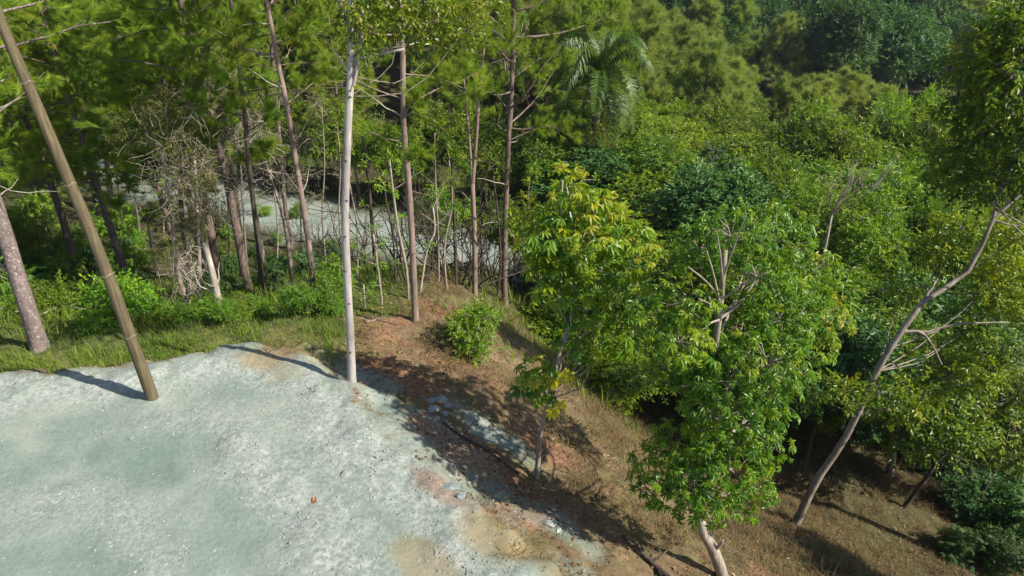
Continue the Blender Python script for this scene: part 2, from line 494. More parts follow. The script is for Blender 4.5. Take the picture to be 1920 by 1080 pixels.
def blobsum(key, x, y):
    s = np.zeros(np.shape(x))
    for bx, by, ra, rb, w in BLOBS[key]:
        a = ((x - bx) * EX + (y - by) * EY) / ra; b = (-(x - bx) * EY + (y - by) * EX) / rb
        s = np.maximum(s, w * (1 - sst(.45, 1.35, np.hypot(a, b) + 0.7 * fbm(x * 1.3, y * 1.3, 71, 3))))
    return s
def zones(x, y):
    d = edge_d(x, y)
    n = fbm(x * 1.1, y * 1.1, 81, 4)
    rd, _ = poly_dist(x, y, ROAD)
    pad = 1 - sst(-.15, .55, d + .9 * n + .3 * vnoise(x * 6, y * 6, 83))
    road = 1 - sst(1.7, 3.1, rd + 1.7 * n)
    dw = d + 2.3 + 0.8 * vnoise(x * 0.4, y * 0.4, 31)
    white = np.maximum(np.exp(-(dw / .6) ** 2) * sst(-9.5, -4, x), np.exp(-((d + .75) / .75) ** 2))
    white = np.maximum(white, .55 * np.exp(-((d + 4.4 + 1.2 * vnoise(x * .3, y * .3, 33)) / .45) ** 2))
    red = blobsum('red', x, y)
    grey = blobsum('grey', x, y) * (1 - pad)
    tan = blobsum('tan', x, y)
    left = 1 - sst(-5.6, -3.6, x - .25 * (y - 14) + 1.5 * n)
    green = left * sst(.25, 1.0, d) * (1 - road)
    tan = np.maximum(tan, left * np.exp(-((d - .45) / .4) ** 2) * sst(-.12, .2, vnoise(x * .9, y * .9, 87) + .12))
    red = np.maximum(red, .75 * (1 - pad) * sst(.02, .35, vnoise(x * .55 + 3, y * .55, 88) + .5 * vnoise(x * 2, y * 2, 89)) * (1 - sst(5, 8, d)) * (1 - left))
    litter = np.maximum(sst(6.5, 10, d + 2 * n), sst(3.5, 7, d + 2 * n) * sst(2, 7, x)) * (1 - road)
    return pad, road, white, red, grey, tan, green, litter

def axis(lo, hi, dlo, dhi, fine, grow=1.13):
    a = list(np.arange(dlo, dhi + fine / 2, fine))
    s = fine
    while a[-1] < hi: s *= grow; a.append(a[-1] + s)
    s = fine
    while a[0] > lo: s *= grow; a.insert(0, a[0] - s)
    return np.array(a)
gx = axis(-420, 420, -12.5, 10.5, .082, 1.12)
gy = axis(-120, 520, 5.2, 18.5, .082, 1.11)
X, Y = np.meshgrid(gx, gy)
Z = terrain(X, Y)
g = Geo()
nx, ny = len(gx), len(gy)
ii = (np.arange(ny - 1)[:, None] * nx + np.arange(nx - 1)[None]).ravel()
g.add(np.stack([X, Y, Z], -1).reshape(-1, 3), None, np.stack([ii, ii + 1, ii + nx + 1, ii + nx], -1))

m, N, L = mat_new('ground_earth_and_gravel')
tc = N.new('ShaderNodeTexCoord'); OBJ = tc.outputs['Object']
za = N.new('ShaderNodeAttribute'); za.attribute_name = 'zone_a'
zb = N.new('ShaderNodeAttribute'); zb.attribute_name = 'zone_b'
sa = N.new('ShaderNodeSeparateColor'); L.new(za.outputs['Color'], sa.inputs[0])
sb = N.new('ShaderNodeSeparateColor'); L.new(zb.outputs['Color'], sb.inputs[0])
PADM, WHITE, RED = sa.outputs[0], sa.outputs[1], sa.outputs[2]
TAN, GREEN, LITTER = sb.outputs[0], sb.outputs[1], sb.outputs[2]
nL = noise(N, L, OBJ, .55, 5, .6, .3); nM = noise(N, L, OBJ, 2.3, 6, .65); nS = noise(N, L, OBJ, 11, 6, .7); nT = noise(N, L, OBJ, 38, 4, .7)
# crushed stone of the pad
r1 = ramp(N, [(.36, (.155, .205, .168)), (.5, (.20, .246, .207)), (.64, (.27, .30, .257))]); L.new(nL.outputs[0], r1.inputs[0])
r2 = ramp(N, [(.3, (.82, .84, .83)), (.5, (1, 1, 1)), (.72, (1.14, 1.13, 1.11))]); L.new(nS.outputs[0], r2.inputs[0])
padc = mixc(N, L, 1.0, r1.outputs[0], r2.outputs[0], 'MULTIPLY')
rw = ramp(N, [(.34, (.17, .195, .172)), (.5, (.295, .32, .292)), (.64, (.42, .435, .40))]); L.new(nS.outputs[0], rw.inputs[0])
wf = math_n(N, L, 'MULTIPLY', WHITE, math_n(N, L, 'MULTIPLY_ADD', nM.outputs[0], 2.4), True)
wfn = N.new('ShaderNodeMapRange'); wfn.inputs[1].default_value = .36; wfn.inputs[2].default_value = .62
L.new(nM.outputs[0], wfn.inputs[0])
wf = math_n(N, L, 'MULTIPLY', WHITE, math_n(N, L, 'ADD', wfn.outputs[0], .25), True)
padc = mixc(N, L, wf, padc, rw.outputs[0])
spots = ramp(N, [(.28, (.45, .42, .38)), (.34, (1, 1, 1)), (.66, (1, 1, 1)), (.72, (1.28, 1.27, 1.24))]); L.new(nT.outputs[0], spots.inputs[0])
padc = mixc(N, L, .8, padc, spots.outputs[0], 'MULTIPLY')
stn = ramp(N, [(.60, (0, 0, 0)), (.72, (1, 1, 1))]); L.new(noise(N, L, OBJ, 1.6, 6, .75, .6).outputs[0], stn.inputs[0])
padc = mixc(N, L, math_n(N, L, 'MULTIPLY', stn.outputs[0], .5), padc, (.19, .155, .115))
vo = N.new('ShaderNodeTexVoronoi'); vo.inputs['Scale'].default_value = 26; L.new(OBJ, vo.inputs['Vector'])
vr = ramp(N, [(.04, (1.45, 1.42, 1.38)), (.16, (1.2, 1.2, 1.18)), (.26, (.86, .86, .85)), (.5, (1, 1, 1))]); L.new(vo.outputs['Distance'], vr.inputs[0])
vm = ramp(N, [(.52, (0, 0, 0)), (.62, (1, 1, 1))]); L.new(noise(N, L, OBJ, 3.1, 4, .6).outputs[0], vm.inputs[0])
padc = mixc(N, L, math_n(N, L, 'MULTIPLY', vm.outputs[0], .75), padc, mixc(N, L, 1.0, padc, vr.outputs[0], 'MULTIPLY'))
# earth
re = ramp(N, [(.3, (.085, .058, .032)), (.5, (.15, .105, .058)), (.7, (.22, .165, .095))]); L.new(nM.outputs[0], re.inputs[0])
ro = ramp(N, [(.46, (0, 0, 0)), (.60, (1, 1, 1))]); L.new(noise(N, L, OBJ, .9, 4, .65).outputs[0], ro.inputs[0])
re_mix = mixc(N, L, math_n(N, L, 'MULTIPLY', ro.outputs[0], .75), re.outputs[0], (.10, .095, .036))
rr_ = ramp(N, [(.3, (.13, .062, .036)), (.5, (.21, .105, .06)), (.72, (.30, .17, .105))]); L.new(nS.outputs[0], rr_.inputs[0])
rt = ramp(N, [(.3, (.19, .145, .07)), (.7, (.32, .25, .13))]); L.new(nM.outputs[0], rt.inputs[0])
rg = ramp(N, [(.3, (.05, .065, .02)), (.55, (.09, .11, .03)), (.75, (.17, .14, .07))]); L.new(nM.outputs[0], rg.inputs[0])
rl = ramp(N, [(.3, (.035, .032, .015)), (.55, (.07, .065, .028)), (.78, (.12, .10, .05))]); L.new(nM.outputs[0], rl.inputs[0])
earth = mixc(N, L, GREEN, re_mix, rg.outputs[0])
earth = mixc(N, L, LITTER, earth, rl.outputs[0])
earth = mixc(N, L, RED, earth, rr_.outputs[0])
rs = ramp(N, [(.25, (.62, .60, .58)), (.5, (1, 1, 1)), (.75, (1.25, 1.22, 1.15))]); L.new(nS.outputs[0], rs.inputs[0])
earth = mixc(N, L, 1.0, earth, rs.outputs[0], 'MULTIPLY')
col = mixc(N, L, PADM, earth, padc)
col = mixc(N, L, math_n(N, L, 'MULTIPLY', TAN, .75), col, rt.outputs[0])
redpad = math_n(N, L, 'MULTIPLY', RED, math_n(N, L, 'MULTIPLY', PADM, .75))
col = mixc(N, L, redpad, col, rr_.outputs[0])
p = N.new('ShaderNodeBsdfPrincipled'); p.inputs['Roughness'].default_value = .92; p.inputs['Specular IOR Level'].default_value = .2
L.new(col, p.inputs['Base Color'])
hs = math_n(N, L, 'ADD', math_n(N, L, 'MULTIPLY', nS.outputs[0], .6), math_n(N, L, 'MULTIPLY', nT.outputs[0], .3))
bm = N.new('ShaderNodeBump'); bm.inputs['Strength'].default_value = .55; bm.inputs['Distance'].default_value = .06
L.new(hs, bm.inputs['Height']); L.new(bm.outputs[0], p.inputs['Normal'])
o = N.new('ShaderNodeOutputMaterial'); L.new(p.outputs[0], o.inputs[0])
M_GROUND = m

me = g.mesh('ground', M_GROUND, True)
pad, road, white, red, grey, tan, green, litter = [a.ravel() for a in zones(X, Y)]
padm = np.clip(np.maximum(np.maximum(pad, grey), road), 0, 1)
whi = np.clip(np.maximum(white, .5 * road), 0, 1)
for nm, chans in (('zone_a', (padm, whi, red)), ('zone_b', (tan, green, litter))):
    a = me.attributes.new(nm, 'FLOAT_COLOR', 'POINT')
    a.data.foreach_set('color', np.stack([*chans, np.ones_like(pad)], -1).astype(np.float32).ravel())
gnd = link('ground', me)
tag(gnd, 'pale crushed stone pad, red and brown slope, lower gravel road and wooded hills', None, None, 'structure')

# ------------------------------------------------------------------ trees
def crown_lobes(rng, geo, wood, lobes, tmpls, size, dens, droop=.35, spread=.5, low=.5, twig=.25, rbias=0.0, fill=.45, wr=.012):
    for c, r in lobes:
        c = np.asarray(c, float); r3 = np.broadcast_to(np.asarray(r, float), (3,))
        n = max(6, int(dens * 4 * math.pi * (r3.prod() ** (2 / 3))))
        D = nrm(rng.normal(0, 1, (n, 3)))
        D[:, 2] = np.where((D[:, 2] < -.15) & (rng.random(n) > low), -D[:, 2], D[:, 2])
        rad = fill + (1.06 - fill) * rng.random(n) ** .6
        ph = rng.uniform(0, 9)
        rad *= 1 + .32 * np.sin(D[:, 0] * 5 + ph) * np.sin(D[:, 1] * 4.3 + ph * 2) + .2 * np.sin(D[:, 2] * 6 + ph)
        P = c + D * rad[:, None] * r3
        dirs = nrm(D * .8 + np.array([0, 0, -droop]) + rng.normal(0, spread, (n, 3)))
        nor = nrm(D * .45 + np.array([0, 0, .9]) + rng.normal(0, .35, (n, 3)))
        R = frames(dirs, nor)
        lr = rng.normal(0, .07)
        rn = np.clip(.45 + rbias + lr + rng.normal(0, .14, n), 0, 1)
        k = rng.integers(0, len(tmpls), n)
        for i, t in enumerate(tmpls):
            mk = k == i
            scatter(geo, t, P[mk] - dirs[mk] * size * .12, R[mk], size * rng.uniform(.75, 1.2, mk.sum()), rn[mk])
        if wood is not None:
            for i in np.nonzero(rng.random(n) < twig)[0]:
                mid = (c + P[i]) / 2 + rng.normal(0, .06, 3) * r3.mean()
                tube(wood, np.array([c, mid, P[i]]), [wr, wr * .7, wr * .35], 3, .5, False)

def gen_lobes(rng, zc, R, H, n, r0, r1, flat=.8):
    out = []
    for i in range(n):
        d = nrm(rng.normal(0, 1, 3)); q = rng.random() ** .45
        c = np.array([d[0] * R * q, d[1] * R * q, zc + d[2] * H * q])
        r = rng.uniform(r0, r1)
        out.append((c, np.array([r, r, r * flat]) * rng.uniform(.8, 1.2, 3)))
    return out

def limbs_to(rng, wood, trunk, lobes, r0, sides=5):
    n = len(trunk)
    for c, r in lobes:
        k = int(np.clip(np.searchsorted(trunk[:, 2], c[2] - rng.uniform(.3, 1.0) * (1 + np.linalg.norm(c[:2] - trunk[n // 2, :2]) * .5)), n // 3, n - 1))
        a = trunk[k]; m_ = (a + c) / 2 + np.array([0, 0, -.12]) * np.linalg.norm(c - a) + rng.normal(0, .12, 3)
        P = spline([a, m_, c], 6)
        tube(wood, P, np.linspace(r0, r0 * .3, 6), sides, .5, False)

def broadleaf(seed, h, R, H, nl, r0, r1, tm, size, dens, tr=.12, droop=.3, low=.45, fill=.45, rbias=0):
    rng = np.random.default_rng(seed)
    wood, leaf = Geo(), Geo()
    zc = h - H
    T = spline(np.array([(0, 0, -.3), (rng.normal(0, .15), rng.normal(0, .15), h * .3), (rng.normal(0, .35), rng.normal(0, .35), h * .6), (rng.normal(0, .4), rng.normal(0, .4), h * .88)]), 10)
    tube(wood, T, np.linspace(tr, tr * .25, 10), 7, .5, True, .12)
    lobes = gen_lobes(rng, zc, R - r0, H - r0 * .7, nl, r0, r1)
    limbs_to(rng, wood, T, lobes, tr * .42)
    crown_lobes(rng, leaf, wood, lobes, tm, size, dens, droop, .5, low, .12, rbias, fill)
    return wood, leaf

def pine_crown(rng, wood, leaf, T, rad, z0, z1, R, nl, tm, tsize, sub=6, tuf=3, shape='plume', dead=0, wood_dead=None, upw=.25):
    """limbs on a trunk polyline T, shoots on the limbs, needle tufts on the shoots"""
    P, D, S = [], [], []
    for i in range(nl):
        f = (i + rng.random()) / nl
        z = z0 + (z1 - z0) * f
        k = int(np.clip(np.searchsorted(T[:, 2], z), 1, len(T) - 1))
        tt = (z - T[k - 1, 2]) / max(1e-6, T[k, 2] - T[k - 1, 2]); a = T[k - 1] + (T[k] - T[k - 1]) * np.clip(tt, 0, 1)
        az = i * 2.4 + rng.normal(0, .5)
        prof = (1 - f) ** .7 * .85 + .25 if shape == 'cone' else math.sin(math.pi * (0.18 + .72 * f)) ** .8
        Ln = R * prof * rng.uniform(.65, 1.15)
        d = np.array([math.cos(az), math.sin(az), rng.uniform(-.05, .45)])
        B = limb(rng, a, d, Ln, 6, .14, upw)
        tube(wood, B, np.linspace(max(.012, .028 * Ln / 2), .007, 6), 4, .5, False)
        for j in range(sub):
            s = rng.uniform(.3, 1.0); q = s * 5; b0 = int(min(4, q)); o = B[b0] + (B[b0 + 1] - B[b0]) * (q - b0)
            bd = nrm(B[b0 + 1] - B[b0])
            sdir = nrm(bd * .8 + rng.normal(0, .55, 3) + np.array([0, 0, .18]))
            sl = Ln * rng.uniform(.16, .36)
            C = limb(rng, o, sdir, sl, 4, .15, .2)
            if rng.random() < .6: tube(wood, C, np.linspace(.008, .004, 4), 3, .5, False)
            for _ in range(tuf):
                s2 = rng.uniform(.25, 1.0) * 3; c0 = int(min(2, s2)); pp = C[c0] + (C[c0 + 1] - C[c0]) * (s2 - c0)
                P.append(pp); D.append(nrm(nrm(C[c0 + 1] - C[c0]) + rng.normal(0, .45, 3) + np.array([0, 0, .15]))); S.append(rng.uniform(.75, 1.25))
    P = np.array(P); D = np.array(D); S = np.array(S)
    n = len(P)
    if n:
        R_ = frames(D, nrm(rng.normal(0, 1, (n, 3)) + np.array([0, 0, .5])))
        rn = np.clip(.45 + rng.normal(0, .14, n), 0, 1)
        k = rng.integers(0, len(tm), n)
        for i, t in enumerate(tm):
            mk = k == i
            scatter(leaf, t, P[mk], R_[mk], S[mk] * tsize, rn[mk])
    for i in range(dead):
        z = rng.uniform(z0 - (z1 - z0) * .5, z0 + (z1 - z0) * .4)
        k = int(np.clip(np.searchsorted(T[:, 2], z), 1, len(T) - 1)); a = T[k]
        az = rng.uniform(0, 6.28)
        B = limb(rng, a, (math.cos(az), math.sin(az), rng.uniform(-.1, .8)), R * rng.uniform(.25, .6), 6, .2, 0)
        if wood_dead is not None:
            gd = Geo(); tube(gd, B, np.linspace(.018, .005, 6), 4, .5, False); wood_dead.append(gd)
        else: tube(wood, B, np.linspace(.018, .005, 6), 4, .5, False)

trng = np.random.default_rng(5)
TUFT = [tuft(trng, 44, .25, .011, .62) for _ in range(3)]
TUFT_FAR = [tuft(trng, 34, .45, .022, .9) for _ in range(3)]
SPRAY = [spray(trng, 9, .45, .17, .085) for _ in range(4)]
SPRAY_S = [spray(trng, 11, .30, .085, .045) for _ in range(3)]
SPRAY_FAR = [spray(trng, 8, .7, .30, .17) for _ in range(3)]
PALMATE = [palmate(trng, 7, .30, .095, .5), palmate(trng, 6, .27, .09, .7), palmate(trng, 8, .32, .085, .6), palmate(trng, 7, .28, .10, .35)]
PINNATE = [pinnate(trng, 5, .45, .24, .075, .45), pinnate(trng, 6, .5, .22, .07, .6), pinnate(trng, 4, .38, .25, .085, .4)]

def trunk_px(base_px, ups, Y=None, extend=None, lean=0.0):
    """a trunk through picture points, standing in its own upright plane at the distance of its foot"""
    b = ground_at(*base_px)
    pts = [b - np.array([0, 0, .3])]
    for px, py in ups:
        q = at_y(px, py, b[1])
        if lean: q = at_y(px, py, b[1] + lean * (q[2] - b[2]))
        pts.append(q)
    if extend:
        d = nrm(pts[-1] - pts[-2]); d = nrm(d + np.array([0, 0, .6])); pts.append(pts[-1] + d * extend)
    return b, np.array(pts)

def finish(root, wood, bark, leaf=None, lmat=None, extra=()):
    tw = link('trunk', wood.mesh('trunk', bark, True), root)
    if leaf is not None and leaf.n: link('crown', leaf.mesh('crown', lmat), root)
    for nm, gg, mt in extra:
        if gg.n:
            e = link(nm, gg.mesh(nm, mt, True), root)
            if nm == 'twigs': e['kind'] = 'stuff'
    return root

def hero_pine(name, label, base, ups, r, extend, z0, R, nl, bark, seed, tm=TUFT, mat=M_PINE, sub=8, tuf=5, tsize=1.0, dead=4, cat='tree', lean=0, ztop=None, group=None, r1=None):
    rng = np.random.default_rng(seed)
    b, P = trunk_px(base, ups, None, extend, lean)
    root = thing(name, label, cat, b, group)
    T = spline(P - b, 22)
    wood, leaf, dw = Geo(), Geo(), []
    rr = np.linspace(r, r1 or r * .45, 22); rr[0] *= 1.25; rr[1] *= 1.08
    tube(wood, T, rr, 10, .5, True, .05)
    if nl: pine_crown(rng, wood, leaf, T, rr, z0, ztop or T[-1, 2], R, nl, tm, tsize, sub, tuf, 'plume', dead, dw)
    return finish(root, wood, bark, leaf, mat, [('dead_branch', q, B_DEAD) for q in dw])

# --- the tall straight trunks along the far side of the pad
hero_pine('pine_tree', 'thick pink-grey flecked pine trunk leaning outward beside the wooden pole', (75, 655), [(40, 540), (0, 410), (-60, 230)], .215, 6.0, 5.0, 3.2, 26, B_PINE_PALE, 101)
hero_pine('pine_tree', 'slim reddish pine with thin crooked top, standing in grass next to the white trunk', (588, 556), [(578, 450), (556, 310), (540, 210), (520, 110), (500, 0)], .098, 4.0, 6.2, 2.4, 22, B_SLIM, 102, dead=7)
hero_pine('pine_tree', 'straight reddish brown pine with bare pale side branches above reddish soil', (778, 600), [(775, 500), (766, 340), (757, 240), (756, 150), (752, 0)], .095, 4.0, 4.6, 2.3, 20, B_SLIM, 103, dead=8)
hero_pine('pine_tree', 'dark-based pine with big feathery olive crown beside the forked tree', (946, 572), [(946, 480), (950, 330), (958, 190), (962, 60)], .115, 5.0, 6.0, 3.6, 34, B_PINE, 104, dead=6, sub=9, tuf=5)
hero_pine('pine_tree', 'dark narrow trunk rising from shrubs between the tangled trunks and the slim reddish pine', (492, 556), [(483, 450), (468, 320), (455, 180)], .095, 5.0, 5.5, 2.6, 20, B_DARK, 105)
hero_pine('pine_tree', 'light brown pine trunk standing right above the lower gravel road', (546, 466), [(535, 390), (527, 300), (515, 150)], .13, 6.0, 7.0, 3.0, 24, B_PINE, 106)
hero_pine('pine_tree', 'dark pine trunk in front of the gravel road, near the tangled trunks', (446, 432), [(440, 350), (432, 200), (428, 60)], .20, 5.0, 8.0, 3.2, 26, B_DARK, 107)
hero_pine('pine_tree', 'dark pine trunk seen just past the upper side of the wooden pole', (186, 396), [(172, 320), (155, 210), (135, 90)], .22, 6.0, 6.5, 3.6, 30, B_DARK, 108)
hero_pine('pine_tree', 'brown pine trunk between two shrubs behind the pole, close to the road', (208, 385), [(202, 320), (192, 240), (185, 120)], .17, 6.0, 8.0, 3.2, 24, B_PINE, 109)

# forked slender tree
rng = np.random.default_rng(110)
b, P = trunk_px((890, 552), [(890, 460), (886, 345)])
root = thing('forked_tree', 'slender bare grey tree forking into two upright stems', 'tree', b)
wood, leaf = Geo(), Geo()
T = spline(P - b, 10); tube(wood, T, np.linspace(.10, .075, 10), 9, .5, True, .05)
for ups, r in (([(886, 345), (878, 240), (869, 140)], .06), ([(886, 345), (893, 260), (898, 180), (906, 105), (915, 20)], .07)):
    q = np.array([at_y(px, py, b[1]) for px, py in ups]) - b
    tube(wood, spline(q, 10), np.linspace(r, .025, 10), 7)
for (p0, p1) in (((888, 420), (906, 380)), ((884, 380), (866, 360)), ((892, 300), (915, 270)), ((880, 250), (895, 225)), ((900, 160), (925, 140))):
    q = np.array([at_y(*p0, b[1]), at_y(*p1, b[1] - .3)]) - b
    tube(wood, spline(q, 5), np.linspace(.022, .008, 5), 4)
c = at_y(912, 60, b[1]) - b
pine_crown(rng, wood, leaf, spline(np.array([c - [0, 0, 2.2], c, c + [0, 0, 2.5]]), 6), None, c[2] - 1.2, c[2] + 2.2, 1.5, 12, TUFT, 1.0, 6, 3)
finish(root, wood, B_SLIM, leaf, M_PINE)

# white-barked gum tree in front
rng = np.random.default_rng(111)
b, P = trunk_px((658, 716), [(657, 640), (650, 500), (647, 400), (652, 250), (658, 120), (655, 0)], None, 3.0)
root = thing('gum_tree', 'tall smooth white trunk standing on the pad edge in front of the forest', 'tree', b)
wood, leaf, br = Geo(), Geo(), Geo()
T = spline(P - b, 30); rr = np.linspace(.092, .05, 30); rr[0:3] *= [1.2, 1.12, 1.05]
tube(wood, T, rr, 14, .5, True, .03)
for ups, r in (([(662, 160), (675, 90), (680, 30), (676, -60)], .045), ([(660, 110), (700, 104), (758, 92)], .035), ([(657, 60), (640, 20), (620, -60)], .04), ([(662, 150), (645, 120), (625, 90)], .03)):
    q = np.array([at_y(px, py, b[1]) for px, py in ups]) - b
    tube(wood, spline(q, 8), np.linspace(r, r * .5, 8), 7)
lob = []
for px, py, r, dy in ((700, 55, .55, .0), (745, 50, .6, .3), (790, 40, .6, .5), (840, 25, .6, .7), (870, 60, .45, .5), (680, 75, .35, -.1), (660, 15, .4, -.3), (900, 15, .5, .6), (765, -20, .7, .4), (720, -30, .7, 0), (640, -40, .7, .2), (825, 80, .4, .4)):
    c = at_y(px, py, b[1] + dy) - b; lob.append((c, np.array([r, r, r * .6])))
limbs_to(rng, br, T, lob, .012)
crown_lobes(rng, leaf, br, lob, SPRAY, .6, 15, .7, .5, .6, .2, .1, .2)
for kk, aa, ww in ((3, -1.5, .05), (6, -1.2, .035), (8, -1.9, .06), (10, -1.4, .045), (12, -1.0, .04), (14, -1.7, .05), (17, -1.3, .04), (19, -2.0, .045)):
    sc_g = Geo(); th = np.linspace(aa - ww / rr[kk] * .7, aa + ww / rr[kk] * .7, 7)
    ring = T[kk] + (rr[kk] * 1.0) * np.stack([np.cos(th), np.sin(th), np.zeros(7)], -1) + np.stack([np.zeros(7), np.zeros(7), .02 * np.sin(th * 9)], -1)
    tube(sc_g, ring, .014 * np.sin(np.linspace(.25, 2.9, 7)), 5, .5, True)
    link('bark_scar', sc_g.mesh('bark_scar', B_DARK, True), root)
finish(root, wood, B_WHITE, leaf, M_LEAF, [('twigs', br, B_LEAN)])

# leaning wooden pole
b, P = trunk_px((287, 745), [(196, 500), (100, 270), (6, 50)], None, 1.2)
pole = Geo()
T = spline(P - b, 26); rr = np.linspace(.126, .076, 26)
tube(pole, T, rr, 20, .5, True, .02)
root = thing('wooden_pole', 'leaning brown wooden pole planted in the pale crushed stone', 'pole', b)
link('shaft', pole.mesh('shaft', B_POLE, True), root)
for s in (5, 9, 14, 19):
    kn = Geo(); th = np.linspace(0, 2 * math.pi, 22)
    tan = nrm(T[s + 1] - T[s]); a = nrm(np.cross(tan, [0, 1, 0])); c = np.cross(tan, a)
    ring = T[s] + (rr[s] + .0005) * (np.cos(th)[:, None] * a + np.sin(th)[:, None] * c) + tan * .02 * np.sin(3 * th)[:, None]
    tube(kn, ring, .004, 4, .5, False)
    link('band', kn.mesh('band', B_DEAD, True), root)

# saplings and thin bare stems in front of the road
stem_specs = [((716, 572), [(712, 530), (700, 440)], .045, 'crooked grey sapling stub just past the white trunk'),
              ((624, 582), [(623, 545)], .03, 'short pale stake-like stem in the grass'),
              ((684, 580), [(682, 535)], .03, 'short thin pale stem with a few leaves, behind the white trunk'),
              ((765, 560), [(762, 505), (745, 420), (730, 300)], .05, 'thin grey sapling close behind the straight reddish pine'),
              ((785, 545), [(800, 470), (815, 435), (812, 390)], .045, 'slender pale curved sapling beside the straight reddish pine'),
              ((855, 535), [(853, 450), (850, 360)], .07, 'dark slim trunk seen past the curved sapling'),
              ((705, 520), [(700, 450), (690, 330), (680, 250)], .08, 'leafy-stemmed slim trunk in front of the gravel road'),
              ((415, 590), [(400, 520), (384, 455)], .12, 'broken pale brown trunk leaning out of the grass'),
              ((296, 520), [(285, 470), (276, 410)], .07, 'broken grey stump standing among green shrubs'),
              ((350, 560), [(330, 500), (322, 400), (300, 270)], .085, 'bent pale trunk in the tangle of vines'),
              ((372, 570), [(374, 500), (370, 400), (365, 300)], .07, 'grey upright trunk in the tangle of vines'),
              ((345, 575), [(352, 510), (340, 420), (335, 330)], .06, 'dark thin trunk in the middle of the vine tangle'),
              ((388, 480), [(384, 430), (386, 360), (395, 270)], .08, 'dark leaning trunk behind the broken pale trunk'),
              ((1575, 712), [(1590, 685), (1608, 650)], .05, 'short slanting stem in the dark hollow under the trees'),
              ((930, 560), [(938, 500), (935, 420), (925, 330)], .05, 'thin dark stem touching the dark-based pine'),
              ((1012, 560), [(1015, 500), (1012, 440)], .04, 'thin grey stem between the pine and the yellow-leaved tree'),
              ]
for i, (bp, ups, r, lab) in enumerate(stem_specs):
    rng = np.random.default_rng(200 + i)
    b, P = trunk_px(bp, ups)
    root = thing('sapling', lab, 'sapling', b)
    wood, leaf = Geo(), Geo()
    T = spline(P - b, 12); tube(wood, T, np.linspace(r, r * .6, 12), 8, .5, True, .12)
    for j in range(6):
        k = rng.integers(4, 12); az = rng.uniform(0, 6.28)
        B = limb(rng, T[k], (math.cos(az), math.sin(az), .7), rng.uniform(.3, 1.1), 5, .2, .1)
        tube(wood, B, np.linspace(r * .3, .005, 5), 4, .5, False)
        if i in (0, 2, 3, 4, 6, 13) and j < 5:
            crown_lobes(rng, leaf, None, [(B[-1], .18)], SPRAY_S, .8, 22, .3)
    finish(root, wood, [B_GREY, B_DEAD, B_DARK, B_SLIM][(0, 1, 1, 0, 1, 2, 2, 1, 0, 0, 0, 2, 2, 0, 2, 0)[i]], leaf, M_BUSH)

THIN = []
for i, (bp, tx, ty, r) in enumerate((((232, 455), 205, 190, .06), ((262, 440), 236, 160, .05), ((306, 450), 280, 150, .06), ((428, 480), 408, 170, .05), ((462, 505), 440, 200, .055), ((516, 520), 496, 220, .05), ((566, 505), 552, 230, .045), ((612, 512), 603, 200, .055),
                                     ((668, 525), 664, 230, .04), ((742, 535), 728, 260, .04), ((822, 530), 815, 250, .045), ((838, 545), 842, 300, .04), ((905, 535), 912, 300, .04), ((985, 540), 992, 330, .045), ((640, 470), 632, 230, .06), ((345, 430), 322, 170, .06))):
    rng = np.random.default_rng(230 + i)
    b, P = trunk_px(bp, [((bp[0] * 2 + tx) / 3 + rng.normal(0, 4), (bp[1] * 2 + ty) / 3), ((bp[0] + 2 * tx) / 3 + rng.normal(0, 5), (bp[1] + 2 * ty) / 3), (tx, ty)])
    root = thing('thin_tree', 'thin bare trunk in the stand before the lower road', 'tree', b, 'thin trunks before the lower road')
    wood, leaf = Geo(), Geo()
    T = spline(P - b, 14); tube(wood, T, np.linspace(r, r * .45, 14), 7, .5, True, .1)
    for j in range(9):
        k = rng.integers(5, 14); az = rng.uniform(0, 6.28)
        B = limb(rng, T[k], (math.cos(az), math.sin(az), .6), rng.uniform(.4, 1.2), 5, .2, .1); tube(wood, B, np.linspace(r * .3, .005, 5), 4, .5, False)
        if k > 8: crown_lobes(rng, leaf, None, [(B[-1], .28)], SPRAY_S, .9, 14, .3)
    finish(root, wood, [B_DARK, B_LEAN, B_GREY][i % 3], leaf, M_LEAF); THIN.append(root)

# tangle of dead vines and withered foliage on those trunks
def twig_tangle(seed, c, R, n, rr=.012, L=1.2, up=.0, wob=.35):
    rng = np.random.default_rng(seed); gg = Geo()
    for i in range(n):
        p0 = c + rng.normal(0, 1, 3) * np.asarray(R) * .5
        P = limb(rng, p0, rng.normal(0, 1, 3) + np.array([0, 0, up]), L * rng.uniform(.4, 1.2), 6, wob, 0)
        tube(gg, P, np.linspace(rr, rr * .35, 6), 3, rng.random(), False)
    return gg
b = ground_at(355, 578)
root = thing('vine_tangle', 'withered brown vines draped over a clump of bent trunks', 'vines', b)
c = at_y(340, 330, b[1]) - b; c2 = at_y(345, 500, b[1]) - b; c3 = at_y(330, 230, b[1] + 1) - b
gg = twig_tangle(301, c, (1.0, .8, 1.5), 240, .012, 1.1, -.4)
tag(link('stems', gg.mesh('stems', B_GREY, True), root), None, None, None, 'stuff')
gg = twig_tangle(302, c2, (.6, .5, 1.0), 110, .012, .9, -1.2)
tag(link('hanging_stems', gg.mesh('hanging_stems', B_DEAD, True), root), None, None, None, 'stuff')
rng = np.random.default_rng(303); leaf = Geo()
lob = [(c + rng.normal(0, 1, 3) * np.array([.6, .5, 1.0]), rng.uniform(.35, .7)) for _ in range(14)] + [(c3 + rng.normal(0, .6, 3), .6) for _ in range(6)]
crown_lobes(rng, leaf, None, lob, SPRAY_S, .8, 12, .5, .7, .8)
tag(link('withered_leaves', leaf.mesh('withered_leaves', M_RUST), root), None, None, None, 'stuff')

